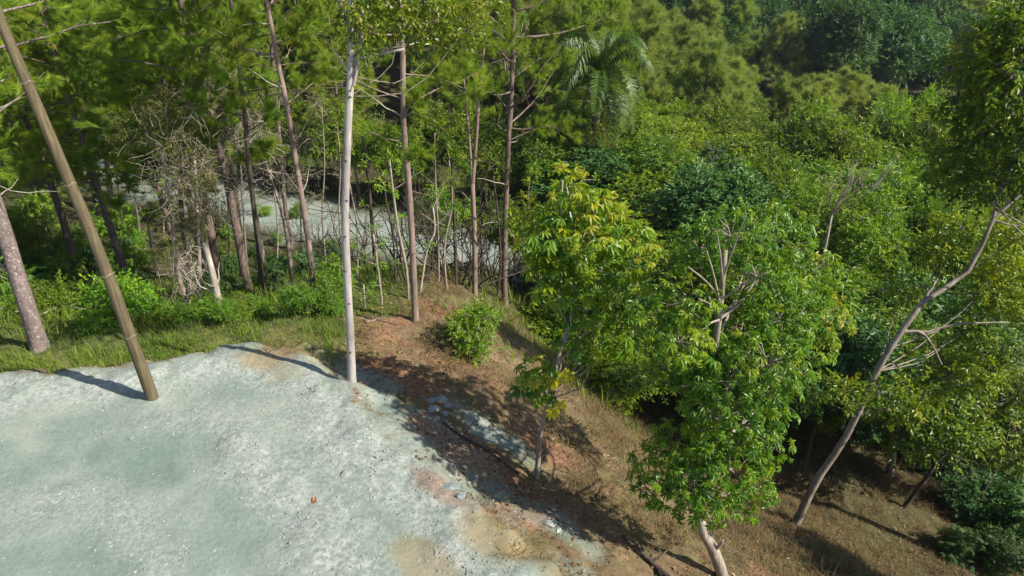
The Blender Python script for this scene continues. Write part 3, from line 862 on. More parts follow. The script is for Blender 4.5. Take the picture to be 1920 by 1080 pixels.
# grey twiggy half-dead trees
for seed, px, py, Yd, lab, sz in ((311, 420, 200, 24, 'grey half-dead tree of fine tangled twigs between two pine trunks', 1.0), (312, 490, 290, 23, 'olive-grey withered treetop in front of the slim reddish pine', .9)):
    rng = np.random.default_rng(seed)
    c = at_y(px, py, Yd); b = ground(c[0] + .3, c[1]); c = c - b
    root = thing('withered_tree', lab, 'tree', b)
    wood, leaf = Geo(), Geo()
    T = spline(np.array([(0, 0, -.3), (.1, 0, c[2] * .5), c * [.8, .8, 1]]), 10)
    tube(wood, T, np.linspace(.1, .03, 10), 7, .5, True, .1)
    lob = [(c + rng.normal(0, 1, 3) * np.array([.9, .7, .9]) * sz, rng.uniform(.4, .8) * sz) for _ in range(14)]
    limbs_to(rng, wood, T, lob, .03)
    crown_lobes(rng, leaf, wood, lob, SPRAY_S, .75, 14, .3, .7, .8, .5, 0, .2, .008)
    tw = twig_tangle(seed + 5, c, np.array((1.6, 1.2, 1.6)) * sz, 260, .009, .9, .2)
    finish(root, wood, B_GREY, leaf, M_GREY, [('twigs', tw, B_DEAD)])

# ------------------------------------------------------------------ hero broadleaf trees on the slope
def leafy_tree(name, label, b, trunk_pts, rads, lobes, tm, size, dens, bark, lmat, seed, n_single, droop=.5, limb_r=.03, low=.6, rbias=0., fill=.35, twig=.15, extra_tubes=()):
    rng = np.random.default_rng(seed)
    root = thing(name, label, 'tree', b)
    wood, leaf = Geo(), Geo()
    T = spline(np.array(trunk_pts) - b, 18)
    tube(wood, T, np.interp(np.linspace(0, 1, 18), np.linspace(0, 1, len(rads)), rads), 10, .5, True, .08)
    for P, r in extra_tubes:
        tube(wood, spline(np.array(P) - b, 9), np.linspace(r, r * .4, 9), 7, .5, True, .06)
    lobes = [(np.asarray(c) - b, r) for c, r in lobes]
    limbs_to(rng, wood, T, lobes, limb_r)
    # leaf placing as in crown_lobes, the leaves nearest the camera are single objects
    PP, RR, SS, NN = [], [], [], []
    for c, r in lobes:
        r3 = np.broadcast_to(np.asarray(r, float), (3,)); n = max(6, int(dens * 4 * math.pi * r3.prod() ** (2 / 3)))
        D = nrm(rng.normal(0, 1, (n, 3)))
        D[:, 2] = np.where((D[:, 2] < -.15) & (rng.random(n) > low), -D[:, 2], D[:, 2])
        rad = fill + (1.08 - fill) * rng.random(n) ** .6
        Pn = c + D * rad[:, None] * r3
        di = nrm(D * .8 + np.array([0, 0, -droop]) + rng.normal(0, .45, (n, 3)))
        no = nrm(D * .55 + np.array([0, 0, .8]) + rng.normal(0, .3, (n, 3)))
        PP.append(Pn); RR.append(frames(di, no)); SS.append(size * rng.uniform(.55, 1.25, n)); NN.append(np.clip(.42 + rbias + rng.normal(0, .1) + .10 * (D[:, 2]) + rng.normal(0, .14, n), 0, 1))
        for i in np.nonzero(rng.random(n) < twig)[0]:
            tube(wood, np.array([c, (c + Pn[i]) / 2 + rng.normal(0, .05, 3), Pn[i]]), [.011, .008, .004], 3, .5, False)
    PP = np.concatenate(PP); RR = np.concatenate(RR); SS = np.concatenate(SS); NN = np.concatenate(NN)
    dist = np.linalg.norm(PP + b - np.array([0, 0, CAM_H]), axis=1)
    order = np.argsort(dist + rng.normal(0, .35, len(dist)))
    single = order[:n_single]; rest = order[n_single:]
    k = rng.integers(0, len(tm), len(PP))
    for i, t in enumerate(tm):
        mk = rest[k[rest] == i]
        scatter(leaf, t, PP[mk], RR[mk], SS[mk], NN[mk])
    finish(root, wood, bark)
    cr = link('crown', leaf.mesh('crown', lmat), root); cr['kind'] = 'stuff'
    from mathutils import Matrix
    bank = {}
    for j in single:
        key = (k[j], int(NN[j] * 4.99))
        if key not in bank:
            gg = Geo(); scatter(gg, tm[k[j]], np.zeros((1, 3)), np.eye(3)[None], 1.0, np.array([(key[1] + .5) / 5]))
            bank[key] = gg.mesh('leaf', lmat)
        lo = link('leaf', bank[key], root)
        Mx = np.eye(4); Mx[:3, :3] = RR[j] * SS[j]; Mx[:3, 3] = PP[j]
        lo.matrix_local = Matrix(Mx.tolist())
    return root

# the broad drooping tree in the foreground
b = ground_at(1368, 1088)
Yb = b[1]
tp = [b - [0, 0, .3], at_y(1340, 1035, Yb), at_y(1312, 975, Yb + .05), at_y(1318, 860, Yb + .35), at_y(1335, 700, Yb + .55), at_y(1352, 560, Yb + .5), at_y(1360, 470, Yb + .5)]
lobspec = [(1370, 445, .55, .9), (1450, 440, .68, 2.4), (1310, 470, .55, 1.6), (1420, 520, .6, .9), (1500, 520, .75, 2.7), (1530, 590, .65, 2.8), (1470, 600, .65, 1.4), (1490, 555, .6, 2.0), (1420, 420, .5, 2.0), (1290, 560, .5, .5), (1235, 600, .45, .5), (1270, 640, .5, .1),
           (1390, 620, .5, .9), (1330, 650, .55, .8), (1440, 680, .6, -.1), (1380, 720, .55, -.2), (1310, 720, .45, .2), (1450, 750, .45, .3), (1500, 660, .58, 2.4), (1400, 800, .5, 0), (1330, 800, .4, .5), (1440, 840, .4, .1),
           (1270, 830, .45, .2), (1230, 870, .4, .1), (1220, 920, .3, .2), (1300, 900, .45, -.2), (1370, 880, .5, -.2), (1420, 920, .35, 0), (1340, 940, .4, -.2), (1290, 940, .35, -.1), (1400, 940, .3, .1), (1255, 690, .35, .5), (1335, 860, .35, -.25), (1345, 760, .4, -.2), (1320, 820, .3, -.1), (1360, 680, .4, 0)]
lob = [(at_y(px, py, Yb + dy), np.array([r, r, r * .75])) for px, py, r, dy in lobspec]
ext = [([at_y(1335, 1035, Yb), at_y(1352, 1020, Yb - .1), at_y(1356, 1012, Yb - .1)], .045)]
for p0, p1 in (((1352, 560), (1290, 500)), ((1350, 570), (1325, 470)), ((1355, 560), (1440, 510)), ((1352, 590), (1310, 560)), ((1350, 590), (1395, 560)), ((1355, 530), (1345, 440)), ((1348, 600), (1315, 620)), ((1356, 520), (1400, 400))):
    ext.append(([at_y(*p0, Yb + .4), (at_y(*p0, Yb + .4) + at_y(*p1, Yb + .1)) / 2 + [0, 0, .04], at_y(*p1, Yb + .1)], .02))
leafy_tree('umbrella_leaf_tree', 'bushy bright green tree with drooping finger-like leaves on a bent pale trunk', b, tp, [.115, .105, .09, .07, .055, .05, .035], lob, PALMATE + PALMATE[:3] + PINNATE[:1], .45, 36, B_GREY, M_HERO, 401, 290, .55, .03, .6, .02, .4, .12, ext)

# the slender yellow-green tree
b = ground_at(1005, 897); Yb = b[1]
tp = [b - [0, 0, .3], at_y(1012, 830, Yb), at_y(1022, 770, Yb), at_y(1036, 715, Yb), at_y(1050, 660, Yb + .2), at_y(1068, 605, Yb + .5), at_y(1085, 540, Yb + .8), at_y(1080, 440, Yb + 1.0), at_y(1062, 350, Yb + 1.1)]
lobspec = [(1085, 350, .45, 1.1), (1060, 400, .5, 1.2), (1120, 400, .5, 1.2), (1000, 430, .4, 1.3), (1040, 450, .5, .8), (1100, 460, .55, .7), (1160, 440, .5, 1.2), (1190, 480, .45, 1.3), (1130, 510, .5, .7), (1060, 520, .45, .8), (1180, 530, .4, 1.2),
           (1100, 560, .45, .6), (1150, 580, .4, .9), (1115, 620, .35, .7), (1170, 610, .3, 1.0), (985, 405, .3, 1.4), (1040, 500, .4, 1.0), (1080, 590, .3, .8), (1105, 645, .32, .5), (1075, 635, .28, .4), (1150, 640, .32, .9), (1040, 560, .35, .7), (1020, 480, .35, 1.0)]
lob = [(at_y(px, py, Yb + dy), np.array([r, r, r * .75])) for px, py, r, dy in lobspec]
lob += [(at_y(1000, 700, Yb - .1), .3), (at_y(1015, 730, Yb), .26), (at_y(985, 720, Yb - .1), .22)]
ext = [([at_y(1036, 715, Yb), at_y(1050, 690, Yb), at_y(1052, 672, Yb)], .035), ([at_y(1062, 620, Yb + .4), at_y(1050, 640, Yb + .3), at_y(1038, 645, Yb + .3)], .012), ([at_y(1080, 560, Yb + .6), at_y(1070, 590, Yb + .4), at_y(1072, 620, Yb + .3)], .012),
       ([at_y(1052, 400, Yb + .9), at_y(1053, 370, Yb + .8), at_y(1055, 338, Yb + .8)], .03)]
root = leafy_tree('slender_tree', 'slender pale-trunked tree with large yellowish finger leaves, growing from red soil', b, tp, [.066, .052, .045, .04, .034, .03, .027, .022, .015], lob, PALMATE, .66, 17, B_GREY, M_HERO, 402, 290, .45, .022, .6, .16, .35, .1, ext)
rng = np.random.default_rng(403); yl = Geo()
for px, py in ((1050, 690), (1045, 700), (1060, 692), (1038, 708), (1052, 752), (1046, 760)):
    c = at_y(px, py, Yb - .1) - b
    scatter(yl, PALMATE[rng.integers(4)], c[None] + rng.normal(0, .03, (1, 3)), frames(nrm(np.array([[rng.normal(0, .6), -.6, -.5]])), np.array([[0, -.3, 1.0]])), .75, np.array([rng.random()]))
yo = link('yellow_leaves', yl.mesh('yellow_leaves', M_YELLOW), root); yo['label'] = 'yellow leaves'

# the long leaning trunk and its neighbours in the hollow
def lean_tree(name, label, base, ups, rads, lobspec, seed, dens, tm, size, bark=B_LEAN, lmat=M_LEAF, branches=(), dY=0., ns=0, droop=.35, rbias=-.06):
    b = ground_at(*base); Yb = b[1]
    tp = [b - [0, 0, .3]] + [at_y(px, py, Yb + dy) for px, py, dy in ups]
    lob = [(at_y(px, py, Yb + dy), np.array([r, r, r * .7])) for px, py, r, dy in lobspec]
    ext = [([at_y(px, py, Yb + dy) for px, py, dy in pl], r) for pl, r in branches]
    return leafy_tree(name, label, b, tp, rads, lob, tm, size, dens, bark, lmat, seed, ns, droop, .022, .6, rbias, .3, .12, ext)
lean_tree('leaning_tree', 'long grey-brown trunk slanting up from the shaded slope to a broken fork', (1490, 980),
          [(1532, 900, .1), (1580, 830, .2), (1612, 765, .3), (1642, 700, .4), (1692, 618, .6), (1742, 555, .8), (1800, 525, 1.0), (1832, 478, 1.1), (1862, 410, 1.2), (1872, 360, 1.2), (1902, 308, 1.2)],
          [.13, .11, .10, .095, .09, .082, .078, .07, .062, .058, .048, .02],
          [(1650, 738, .4, -.1), (1585, 735, .38, .0), (1720, 740, .5, .6), (1540, 740, .35, .6), (1700, 765, .42, .2), (1850, 540, .6, 2.0), (1900, 560, .6, 1.8), (1820, 600, .5, 1.8), (1890, 490, .45, 2.0), (1800, 660, .5, 1.6), (1870, 650, .5, 1.0), (1780, 710, .5, 1.4),
           (1910, 440, .5, 1.5), (1840, 700, .5, .4), (1760, 470, .5, 1.8), (1800, 430, .5, 2.0), (1690, 545, .4, 1.8), (1620, 760, .35, .8)], 411, 46, SPRAY, .74,
          branches=[([(1688, 624, .6), (1725, 622, .5), (1748, 648, .4), (1766, 684, .3)], .045), ([(1690, 620, .6), (1740, 622, .6), (1790, 608, .6), (1890, 604, .7)], .04), ([(1866, 405, 1.2), (1895, 380, 1.2), (1925, 355, 1.2)], .06), ([(1862, 412, 1.2), (1895, 422, 1.0), (1925, 425, .9)], .025),
                    ([(1735, 560, .8), (1742, 545, .9), (1752, 532, .9)], .05), ([(1870, 370, 1.2), (1882, 352, 1.1), (1888, 330, 1.1)], .05)], ns=120)
lean_tree('leaning_tree', 'shorter dark leaning trunk deeper in the hollow with a grey bare bough', (1690, 952),
          [(1738, 895, .1), (1760, 862, .2), (1798, 822, .3), (1832, 772, .5), (1860, 720, .7)], [.085, .075, .065, .06, .05, .03],
          [(1850, 690, .6, .6), (1900, 720, .6, .6), (1820, 760, .45, .3), (1890, 800, .5, .3), (1840, 840, .5, .2), (1900, 860, .5, .1), (1770, 800, .4, .5), (1750, 860, .3, .8)], 412, 48, SPRAY, .74, B_DARK, M_LEAF,
          branches=[([(1680, 800, -.2), (1740, 840, -.2), (1800, 858, -.3), (1862, 878, -.3)], .035), ([(1742, 880, .1), (1742, 850, .1), (1738, 825, .1)], .03)])
# tall tree at the frame edge
b = ground(16.9, 14.2); Yb = b[1]
lobspec = [(1900, 60, .55, 0), (1860, 110, .55, .2), (1900, 140, .6, -.3), (1840, 170, .5, .3), (1890, 200, .6, 0), (1850, 240, .5, .2), (1810, 110, .4, .5), (1910, 270, .6, -.2), (1820, 270, .5, .6), (1870, 310, .5, .5), (1800, 220, .4, .8),
           (1960, 90, .7, 0), (1970, 200, .7, 0), (1960, 320, .7, 0), (1780, 310, .5, 1.0), (1830, 350, .5, 1.0), (1930, 20, .5, 0), (2030, 140, .8, .4), (2040, 280, .8, .4), (2000, 20, .6, .3)]
lob = [(at_y(px, py, Yb + dy), np.array([r, r, r * .75])) for px, py, r, dy in lobspec]
leafy_tree('roadside_tree', 'tall glossy broadleaf tree at the edge of the view above the leaning trunk', b, [b - [0, 0, .3], b + [.1, 0, 4], b + [-.5, .1, 8], at_y(2010, 260, Yb), at_y(1960, 60, Yb)], [.17, .14, .11, .07, .03], lob, SPRAY, .8, 27, B_GREY, M_LEAF, 413, 150, .35, .03, .6, .0, .35, .15,
           [([at_y(1899, 215, Yb - .5), at_y(1900, 190, Yb - .5), at_y(1902, 165, Yb - .5)], .02)])

# ------------------------------------------------------------------ palm
c0 = at_y(1124, 150, 39.0); b = ground(c0[0] - .3, 39.0)
root = thing('palm_tree', 'royal palm with drooping fronds and green crownshaft above the canopy', 'palm', b)
wood, shaft = Geo(), Geo()
top = c0 - b; sh0 = at_y(1119, 210, 39.0) - b
tube(wood, spline(np.array([(0, 0, -.3), (.05, 0, sh0[2] * .5), sh0]), 12), np.linspace(.26, .2, 12), 12, .5, True, .03)
tube(shaft, spline(np.array([sh0, (sh0 + top) / 2, top]), 8), np.array([.2, .22, .2, .18, .15, .12, .09, .05]), 12)
link('trunk', wood.mesh('trunk', B_PALM, True), root)
link('crownshaft', shaft.mesh('crownshaft', M_SHAFT, True), root)
rng = np.random.default_rng(501)
for i in range(26):
    az = i * 2.399 + rng.normal(0, .15); el = [1.38, 1.2, 1.0, .75, .4, .05][i % 6] + rng.normal(0, .08)
    Ln = rng.uniform(3.7, 4.6); n = 16
    d = np.array([math.cos(az) * math.cos(el), math.sin(az) * math.cos(el), math.sin(el)])
    pts = [top.copy()]; dd = d.copy()
    for k in range(n - 1):
        dd = nrm(dd + np.array([0, 0, -.10 - .018 * k])); pts.append(pts[-1] + dd * Ln / (n - 1))
    pts = np.array(pts); fr = Geo()
    tube(fr, pts, np.linspace(.035, .006, n), 4, .75, False)
    S = spline(pts, 76)[6:]
    tan = nrm(np.gradient(S, axis=0)); side = nrm(np.cross(tan, [0, 0, 1.0]))
    for sg in (-1, 1):
        ll = .85 * np.sin(np.linspace(.35, 2.9, len(S))) ** .7 * rng.uniform(.8, 1.15, len(S))
        dl = nrm(side * sg * .8 + tan * .5 + np.array([0, 0, .12]) + rng.normal(0, .12, S.shape))
        mid = S + dl * ll[:, None] * .5; tip = mid + nrm(dl + np.array([0, 0, -1.5])) * ll[:, None] * .6
        w = .026
        V = np.stack([S - tan * w, S + tan * w, mid - tan * w, mid + tan * w, tip], 1).reshape(-1, 3)
        o5 = (np.arange(len(S)) * 5)[:, None]
        fr.add(V, np.array([[2, 3, 4]]) + o5, np.array([[0, 1, 3, 2]]) + o5, np.repeat(np.clip(rng.normal(.5 if el > 0 else .8, .15, len(S)), 0, 1), 5))
    link('frond', fr.mesh('frond', M_PALM), root)
for i in range(4):
    az = (-1.2, -.6, .4, 2.4)[i]; fr = Geo()
    P = spline(np.array([top - [0, 0, .3], top + [math.cos(az) * .9, math.sin(az) * .9, -.9], top + [math.cos(az) * 1.2, math.sin(az) * 1.2, -3.0]]), 40)
    tube(fr, P, np.linspace(.03, .006, 40), 4, .9, False)
    for sg in (-1, 1):
        for k in range(6, 40):
            t_ = np.array([math.cos(az + 1.57) * sg * .18, math.sin(az + 1.57) * sg * .18, -.55]) * rng.uniform(.6, 1.1) + rng.normal(0, .05, 3)
            x_ = np.array([0.02, 0, 0])
            fr.add([P[k] - x_, P[k] + x_, P[k] + t_], [(0, 1, 2)], None, rng.uniform(.9, 1))
    dead = link('dry_frond', fr.mesh('dry_frond', M_PALM), root); dead['label'] = 'dry brown hanging frond'

# ------------------------------------------------------------------ shared tree kinds
VAR = {}
def variants(key, fn, n, bark, lmat):
    out = []
    for i in range(n):
        w, l = fn(i)
        out.append((w.mesh(key + '_trunk', bark, True), l.mesh(key + '_crown', lmat)))
    VAR[key] = out
def f_pine(i):
    rng = np.random.default_rng(600 + i); h = 13.0
    T = spline(np.array([(0, 0, -.5), (rng.normal(0, .2), rng.normal(0, .2), h * .4), (rng.normal(0, .4), rng.normal(0, .4), h)]), 16)
    w, l = Geo(), Geo()
    tube(w, T, np.linspace(.19, .05, 16), 8, .5, True, .06)
    pine_crown(rng, w, l, T, None, h * .36, h, 3.0, 46, TUFT, 1.22, 10, 6, 'plume', 6)
    return w, l
variants('pine', f_pine, 3, B_PINE, M_PINE)
def f_pine_low(i):
    rng = np.random.default_rng(620 + i); h = 10.0
    T = spline(np.array([(0, 0, -.5), (rng.normal(0, .2), rng.normal(0, .2), h * .4), (rng.normal(0, .4), rng.normal(0, .4), h)]), 16)
    w, l = Geo(), Geo()
    tube(w, T, np.linspace(.17, .05, 16), 8, .5, True, .06)
    pine_crown(rng, w, l, T, None, h * .12, h, 2.9, 48, TUFT_FAR, .85, 10, 5, 'plume', 3)
    return w, l
variants('pine_low', f_pine_low, 3, B_PINE, M_PINE)
def f_hill(i):
    rng = np.random.default_rng(640 + i); h = 10.0
    T = spline(np.array([(0, 0, -.5), (rng.normal(0, .2), 0, h * .5), (rng.normal(0, .3), 0, h)]), 10)
    w, l = Geo(), Geo()
    tube(w, T, np.linspace(.2, .04, 10), 6)
    pine_crown(rng, w, l, T, None, h * .15, h * .98, 3.3, 46, TUFT_FAR, 1.25, 9, 4, 'cone', 0, None, .5)
    return w, l
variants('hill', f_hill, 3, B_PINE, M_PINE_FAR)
variants('broad', lambda i: broadleaf(660 + i, 7.0, 2.8, 2.3, 20, .75, 1.2, SPRAY, .87, 15, .13), 4, B_GREY, M_LEAF)
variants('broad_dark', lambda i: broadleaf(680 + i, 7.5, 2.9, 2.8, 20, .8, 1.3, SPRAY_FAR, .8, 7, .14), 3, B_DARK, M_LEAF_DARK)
variants('under', lambda i: broadleaf(700 + i, 5.0, 1.9, 1.9, 14, .45, .8, SPRAY, .75, 16, .07), 3, B_DARK, M_LEAF)
variants('bush', lambda i: broadleaf(720 + i, 1.5, .95, .85, 9, .3, .5, SPRAY_S if i % 2 else SPRAY, .8 if i % 2 else .55, 34, .03, .15, .5), 4, B_GREY, M_BUSH)
variants('bush_dark_shade', lambda i: broadleaf(730 + i, 1.5, 1.0, .85, 10, .3, .55, SPRAY if i % 2 else PINNATE, .55, 24 if i % 2 else 16, .03, .2, .5), 3, B_DARK, M_LEAF_DARK)  # darker kind of bush, with surrounding shade partly painted into the leaf colour
variants('shrub', lambda i: broadleaf(740 + i, 2.2, 1.2, 1.1, 11, .35, .6, PINNATE, .55, 15, .04, .2, .5), 2, B_GREY, M_BUSH)

def place(key, name, label, cat, x, y, s, group, rng, z=None, sz=None):
    tr, cr = VAR[key][rng.integers(len(VAR[key]))]
    b = ground(x, y)
    r = thing(name, label, cat, b, group, rng.uniform(0, 6.28), (s, s, sz or s))
    link('trunk', tr, r); link('crown', cr, r)
    return r

rng = np.random.default_rng(800)
W_PINES, N_PINES, UNDER, CANOPY, CANOPY_D, HILL, FARB, FARC, SHRUBS, HILLB, UNDER2, SHADY = [[] for _ in range(12)]
# pines behind the road fill the upper left
for i in range(62):
    x = rng.uniform(-52, 7); y = rng.uniform(43.5, 66) if i > 13 else rng.uniform(20, 32)
    if i <= 13:
        if i % 5 in (3, 4): continue
        x = -26 + i * 1.35 + rng.normal(0, .6); y = rng.uniform(21, 31)
        N_PINES.append(place('pine', 'pine_tree', 'feathery pine in the stand between the pole and the road', 'tree', x, y, rng.uniform(.85, 1.15), 'pines before the lower road', rng))
    else:
        rd_ = poly_dist(np.array([x]), np.array([y]), ROAD)[0][0]
        if rd_ < 4.5 or abs(x) > y * .85: continue
        W_PINES.append(place('pine_low' if i % 2 else 'pine', 'pine_tree', 'feathery pine in the wood beyond the lower road', 'tree', x, y, rng.uniform(.85, 1.2), 'pines beyond the lower road', rng))
# leafy trees between trunks and road
for x, y, s in ((-3.2, 26, .7), (-.5, 26.5, .8), (.9, 24.5, .8), (-12, 43.5, 1.1), (-7, 42, 1.1), (-2, 41, 1.2), (-17, 46.5, 1.1), (3, 39.5, 1.2), (-24, 30, .9), (2.5, 22, .8)):
    UNDER.append(place('under', 'leafy_tree', 'small dark-stemmed leafy tree growing among the pine trunks', 'tree', x, y, s * 1.15, 'leafy trees among the pines', rng))
for i in range(22):
    t_ = i / 21; x = -36 + 42 * t_ + rng.normal(0, .6); yc = float(np.interp(x, ROAD[:, 0], ROAD[:, 1]))
    y = yc + rng.uniform(5.0, 7.2)
    UNDER2.append(place('broad' if i % 3 else 'under', 'leafy_tree', 'sunny leafy tree on the far side of the lower road', 'tree', x, y, rng.uniform(.7, 1.0), 'leafy trees across the lower road', rng))
# canopy on the valley side, tops near one level
pts = []
for gx_ in np.arange(4.5, 44, 3.3):
    for gy_ in np.arange(15.5, 50, 3.4):
        x = gx_ + rng.uniform(-1.2, 1.2); y = gy_ + rng.uniform(-1.2, 1.2)
        if x > y * .82 + 3 or (y < 20.5 and x < 9.5) or (y < 17.5 and x < 12): continue
        pts.append((x, y))
for x, y in pts:
    gz = ground(x, y)[2]
    topz = -2.3 + rng.uniform(-2.4, 1.3) - .9 * sst(18, 12, y) + 1.0 * sst(14, 30, x)
    h = max(3.2, topz - gz)
    dark = rng.random() < .12
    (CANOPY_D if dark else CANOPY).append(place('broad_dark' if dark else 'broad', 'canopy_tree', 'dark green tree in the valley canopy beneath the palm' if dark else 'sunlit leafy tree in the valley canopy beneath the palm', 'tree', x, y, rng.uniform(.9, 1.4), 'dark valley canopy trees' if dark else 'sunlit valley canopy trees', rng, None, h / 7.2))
# hill pines behind the canopy: the spur they stand on falls away, and so does the line of their tops
def project(p):
    d = np.asarray(p, float) - [0, 0, CAM_H]
    dep = d[1] * CP - d[2] * SP
    return 960 + d[0] / dep * FPX, 540 - (d[1] * SP + d[2] * CP) / dep * FPX
def hill_scale(x, y, rng):
    b = ground(x, y); s = rng.uniform(.8, 1.15)
    for _ in range(14):
        px, py = project(b + [0, 0, 10 * s])
        if py >= np.interp(px, [900, 1140, 1300, 1440, 1600, 1750, 1920], [-200, -40, 60, 165, 150, 205, 260]) - 12: return s
        s *= .93
    return 0
for gx_ in np.arange(0, 62, 4.6):
    for gy_ in np.arange(52, 84, 4.8):
        x = gx_ + rng.uniform(-1.6, 1.6); y = gy_ + rng.uniform(-1.6, 1.6)
        if x > y * .84 + 2: continue
        s = hill_scale(x, y, rng)
        if s and rng.random() < .2: HILLB.append(place('broad', 'hill_tree', 'rounded leafy tree among the slope pines', 'tree', x, y, s * 1.15, 'leafy trees on the sunny slope', rng))
        elif s: HILL.append(place('hill', 'hill_pine', 'soft olive pine on the sunny slope behind the palm', 'tree', x, y, s, 'pines on the sunny slope', rng))
# far shaded hillside
k = 0
for gx_ in np.arange(8, 116, 5.6):
    for gy_ in np.arange(86, 140, 5.6):
        x = gx_ + rng.uniform(-2.4, 2.4); y = gy_ + rng.uniform(-2.2, 2.2)
        if x > y * .82 or rng.random() < .08 or (y < 104 and x < 16) or project(ground(x, y) + [0, 0, 3.0])[1] < -40: continue
        k += 1
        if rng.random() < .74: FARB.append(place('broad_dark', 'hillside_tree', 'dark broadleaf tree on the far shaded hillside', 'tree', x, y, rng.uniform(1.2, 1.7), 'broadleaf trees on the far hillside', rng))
        else: FARC.append(place('hill', 'hillside_tree', 'pale green conifer on the far shaded hillside', 'tree', x, y, rng.uniform(.9, 1.3), 'conifers on the far hillside', rng))
# undergrowth
for i in range(46):
    px = rng.uniform(0, 640); py = rng.uniform(400, 605)
    if px > 560 and py < 470: continue
    q = ground_at(px, py)
    SHRUBS.append(place('shrub' if rng.random() < .2 else 'bush', 'shrub', 'bright green shrub in the undergrowth below the pine trunks', 'shrub', q[0], q[1], rng.uniform(.65, 1.1) * (.62 if py < 480 else .6 if px > 270 else 1), 'undergrowth shrubs', rng))
for px, py, sc_ in ((25, 470, 1.1), (85, 440, 1.2), (150, 470, 1.1), (215, 440, 1.1), (60, 530, 1.1), (135, 545, 1.0), (15, 540, .9), (245, 530, 1.0), (110, 590, .8), (250, 470, 1.0)):
    q = ground_at(px, py)
    SHRUBS.append(place('shrub' if px % 2 else 'bush', 'shrub', 'bright green shrub in the undergrowth below the pine trunks', 'shrub', q[0], q[1], sc_, 'undergrowth shrubs', rng))
for i in range(26):  # their dark leaf colour also carries some of the shade between the trunks
    px = rng.uniform(10, 640); py = rng.uniform(478, 585 - (25 if px > 300 else 0))
    q = ground_at(px, py)
    SHADY.append(place('bush_dark_shade', 'shrub', 'dark shade-green shrub between the trunks behind the pad', 'shrub', q[0], q[1], rng.uniform(.45, .85), 'shady undergrowth shrubs', rng))
for px, py, s, lab in ((892, 660, .98, 'round light green bush alone on the brown terrace'), (220, 610, 1.1, 'yellow-green bush just behind the wooden pole'), (560, 590, .8, 'low grassy green bush in front of the slim reddish pine'), (450, 600, .6, 'small olive bush beside the broken pale trunk')):
    q = ground_at(px, py); place('bush', 'bush', lab, 'bush', q[0], q[1], s, None, rng)

# bare branching tree over the canopy
c = at_y(1560, 400, 26.0); b = ground(c[0], 26.0)
root = thing('bare_tree', 'leafless pale tree with upswept branches in the middle of the canopy', 'tree', b)
wood = Geo(); rng = np.random.default_rng(901)
T = spline(np.array([(0, 0, -.3), (.1, 0, (c - b)[2] * .5), c - b]), 8); tube(wood, T, np.linspace(.10, .05, 8), 8)
def sprout(p, d, L_, r, depth):
    B = limb(rng, p, d, L_, 6, .13, .25); tube(wood, B, np.linspace(r, r * .45, 6), 5, .5, False)
    if depth:
        for _ in range(rng.integers(2, 4)):
            k = rng.integers(2, 6); sprout(B[k], nrm(nrm(B[k] - B[k - 1]) + rng.normal(0, .4, 3) + np.array([.12, 0, .15])), L_ * rng.uniform(.5, .8), r * .55, depth - 1)
for _ in range(8): sprout(c - b, nrm(np.array([rng.normal(.35, .5), rng.normal(-.2, .4), 1.0])), rng.uniform(1.0, 1.7), .03, 3)
link('trunk', wood.mesh('trunk', B_GREY, True), root)

# dark bare brush along the near side of the lower road
def brush(seed):
    rng = np.random.default_rng(seed); gg = Geo()
    def grow(p, d, L_, r, dep):
        B = limb(rng, p, d, L_, 6, .18, .15); tube(gg, B, np.linspace(r, r * .5, 6), 4, .5, False)
        if dep:
            for _ in range(3):
                k = rng.integers(2, 6); grow(B[k], nrm(nrm(B[k] - B[k - 1]) + rng.normal(0, .5, 3)), L_ * rng.uniform(.45, .75), r * .6, dep - 1)
    for _ in range(4): grow(np.array([rng.normal(0, .1), rng.normal(0, .1), -.1]), nrm(np.array([rng.normal(0, .45), rng.normal(0, .45), 1])), rng.uniform(1.4, 2.2), .028, 2)
    return gg.mesh('bare_stems', B_DARK, True)
BR = [brush(921), brush(922), brush(923)]
BRUSH = []
rng = np.random.default_rng(925)
for i in range(32):
    px = rng.uniform(300, 1010); py = np.interp(px, [300, 380, 560, 740, 1010], [400, 425, 480, 520, 535]) + rng.uniform(-12, 14)
    q = ground_at(px, py)
    r = thing('bare_shrub', 'dark leafless shrub in front of the lower gravel road', 'shrub', q, 'bare shrubs before the lower road', rng.uniform(0, 6.28), rng.uniform(.8, 1.35))
    link('bare_stems', BR[i % 3], r); BRUSH.append(r)
# bushes in the shaded hollow, some of its shade put into their dark leaf colour
HOLLOW = []
for px, py, sc_ in ((1770, 900, 1.0), (1830, 890, 1.2), (1890, 920, 1.3), (1800, 960, .9), (1860, 980, 1.2), (1905, 1030, 1.2), (1850, 1060, 1.0), (1690, 850, .9), (1740, 830, 1.0), (1660, 800, .8), (1915, 970, 1.1), (1780, 1040, .6), (1620, 690, 1.0), (1590, 640, 1.2), (1690, 760, 1.0)):
    q = ground_at(px, py)
    HOLLOW.append(place('bush_dark_shade', 'shrub', 'dark green bush in the shaded hollow below the leaning trunks', 'shrub', q[0], q[1], sc_ * 1.25, 'bushes in the shaded hollow', rng))
# trees just outside the view whose shade falls on the slope
for x, y, sc_, h in ((15.2, 8.6, 1.1, 1.5), (16.8, 6.6, 1.2, 1.7), (14.2, 5.0, 1.1, 1.35)):
    place('broad', 'slope_tree', 'broad tree on the slope past the frame edge, shading the hollow', 'tree', x, y, sc_, 'trees past the frame edge', rng, None, h)

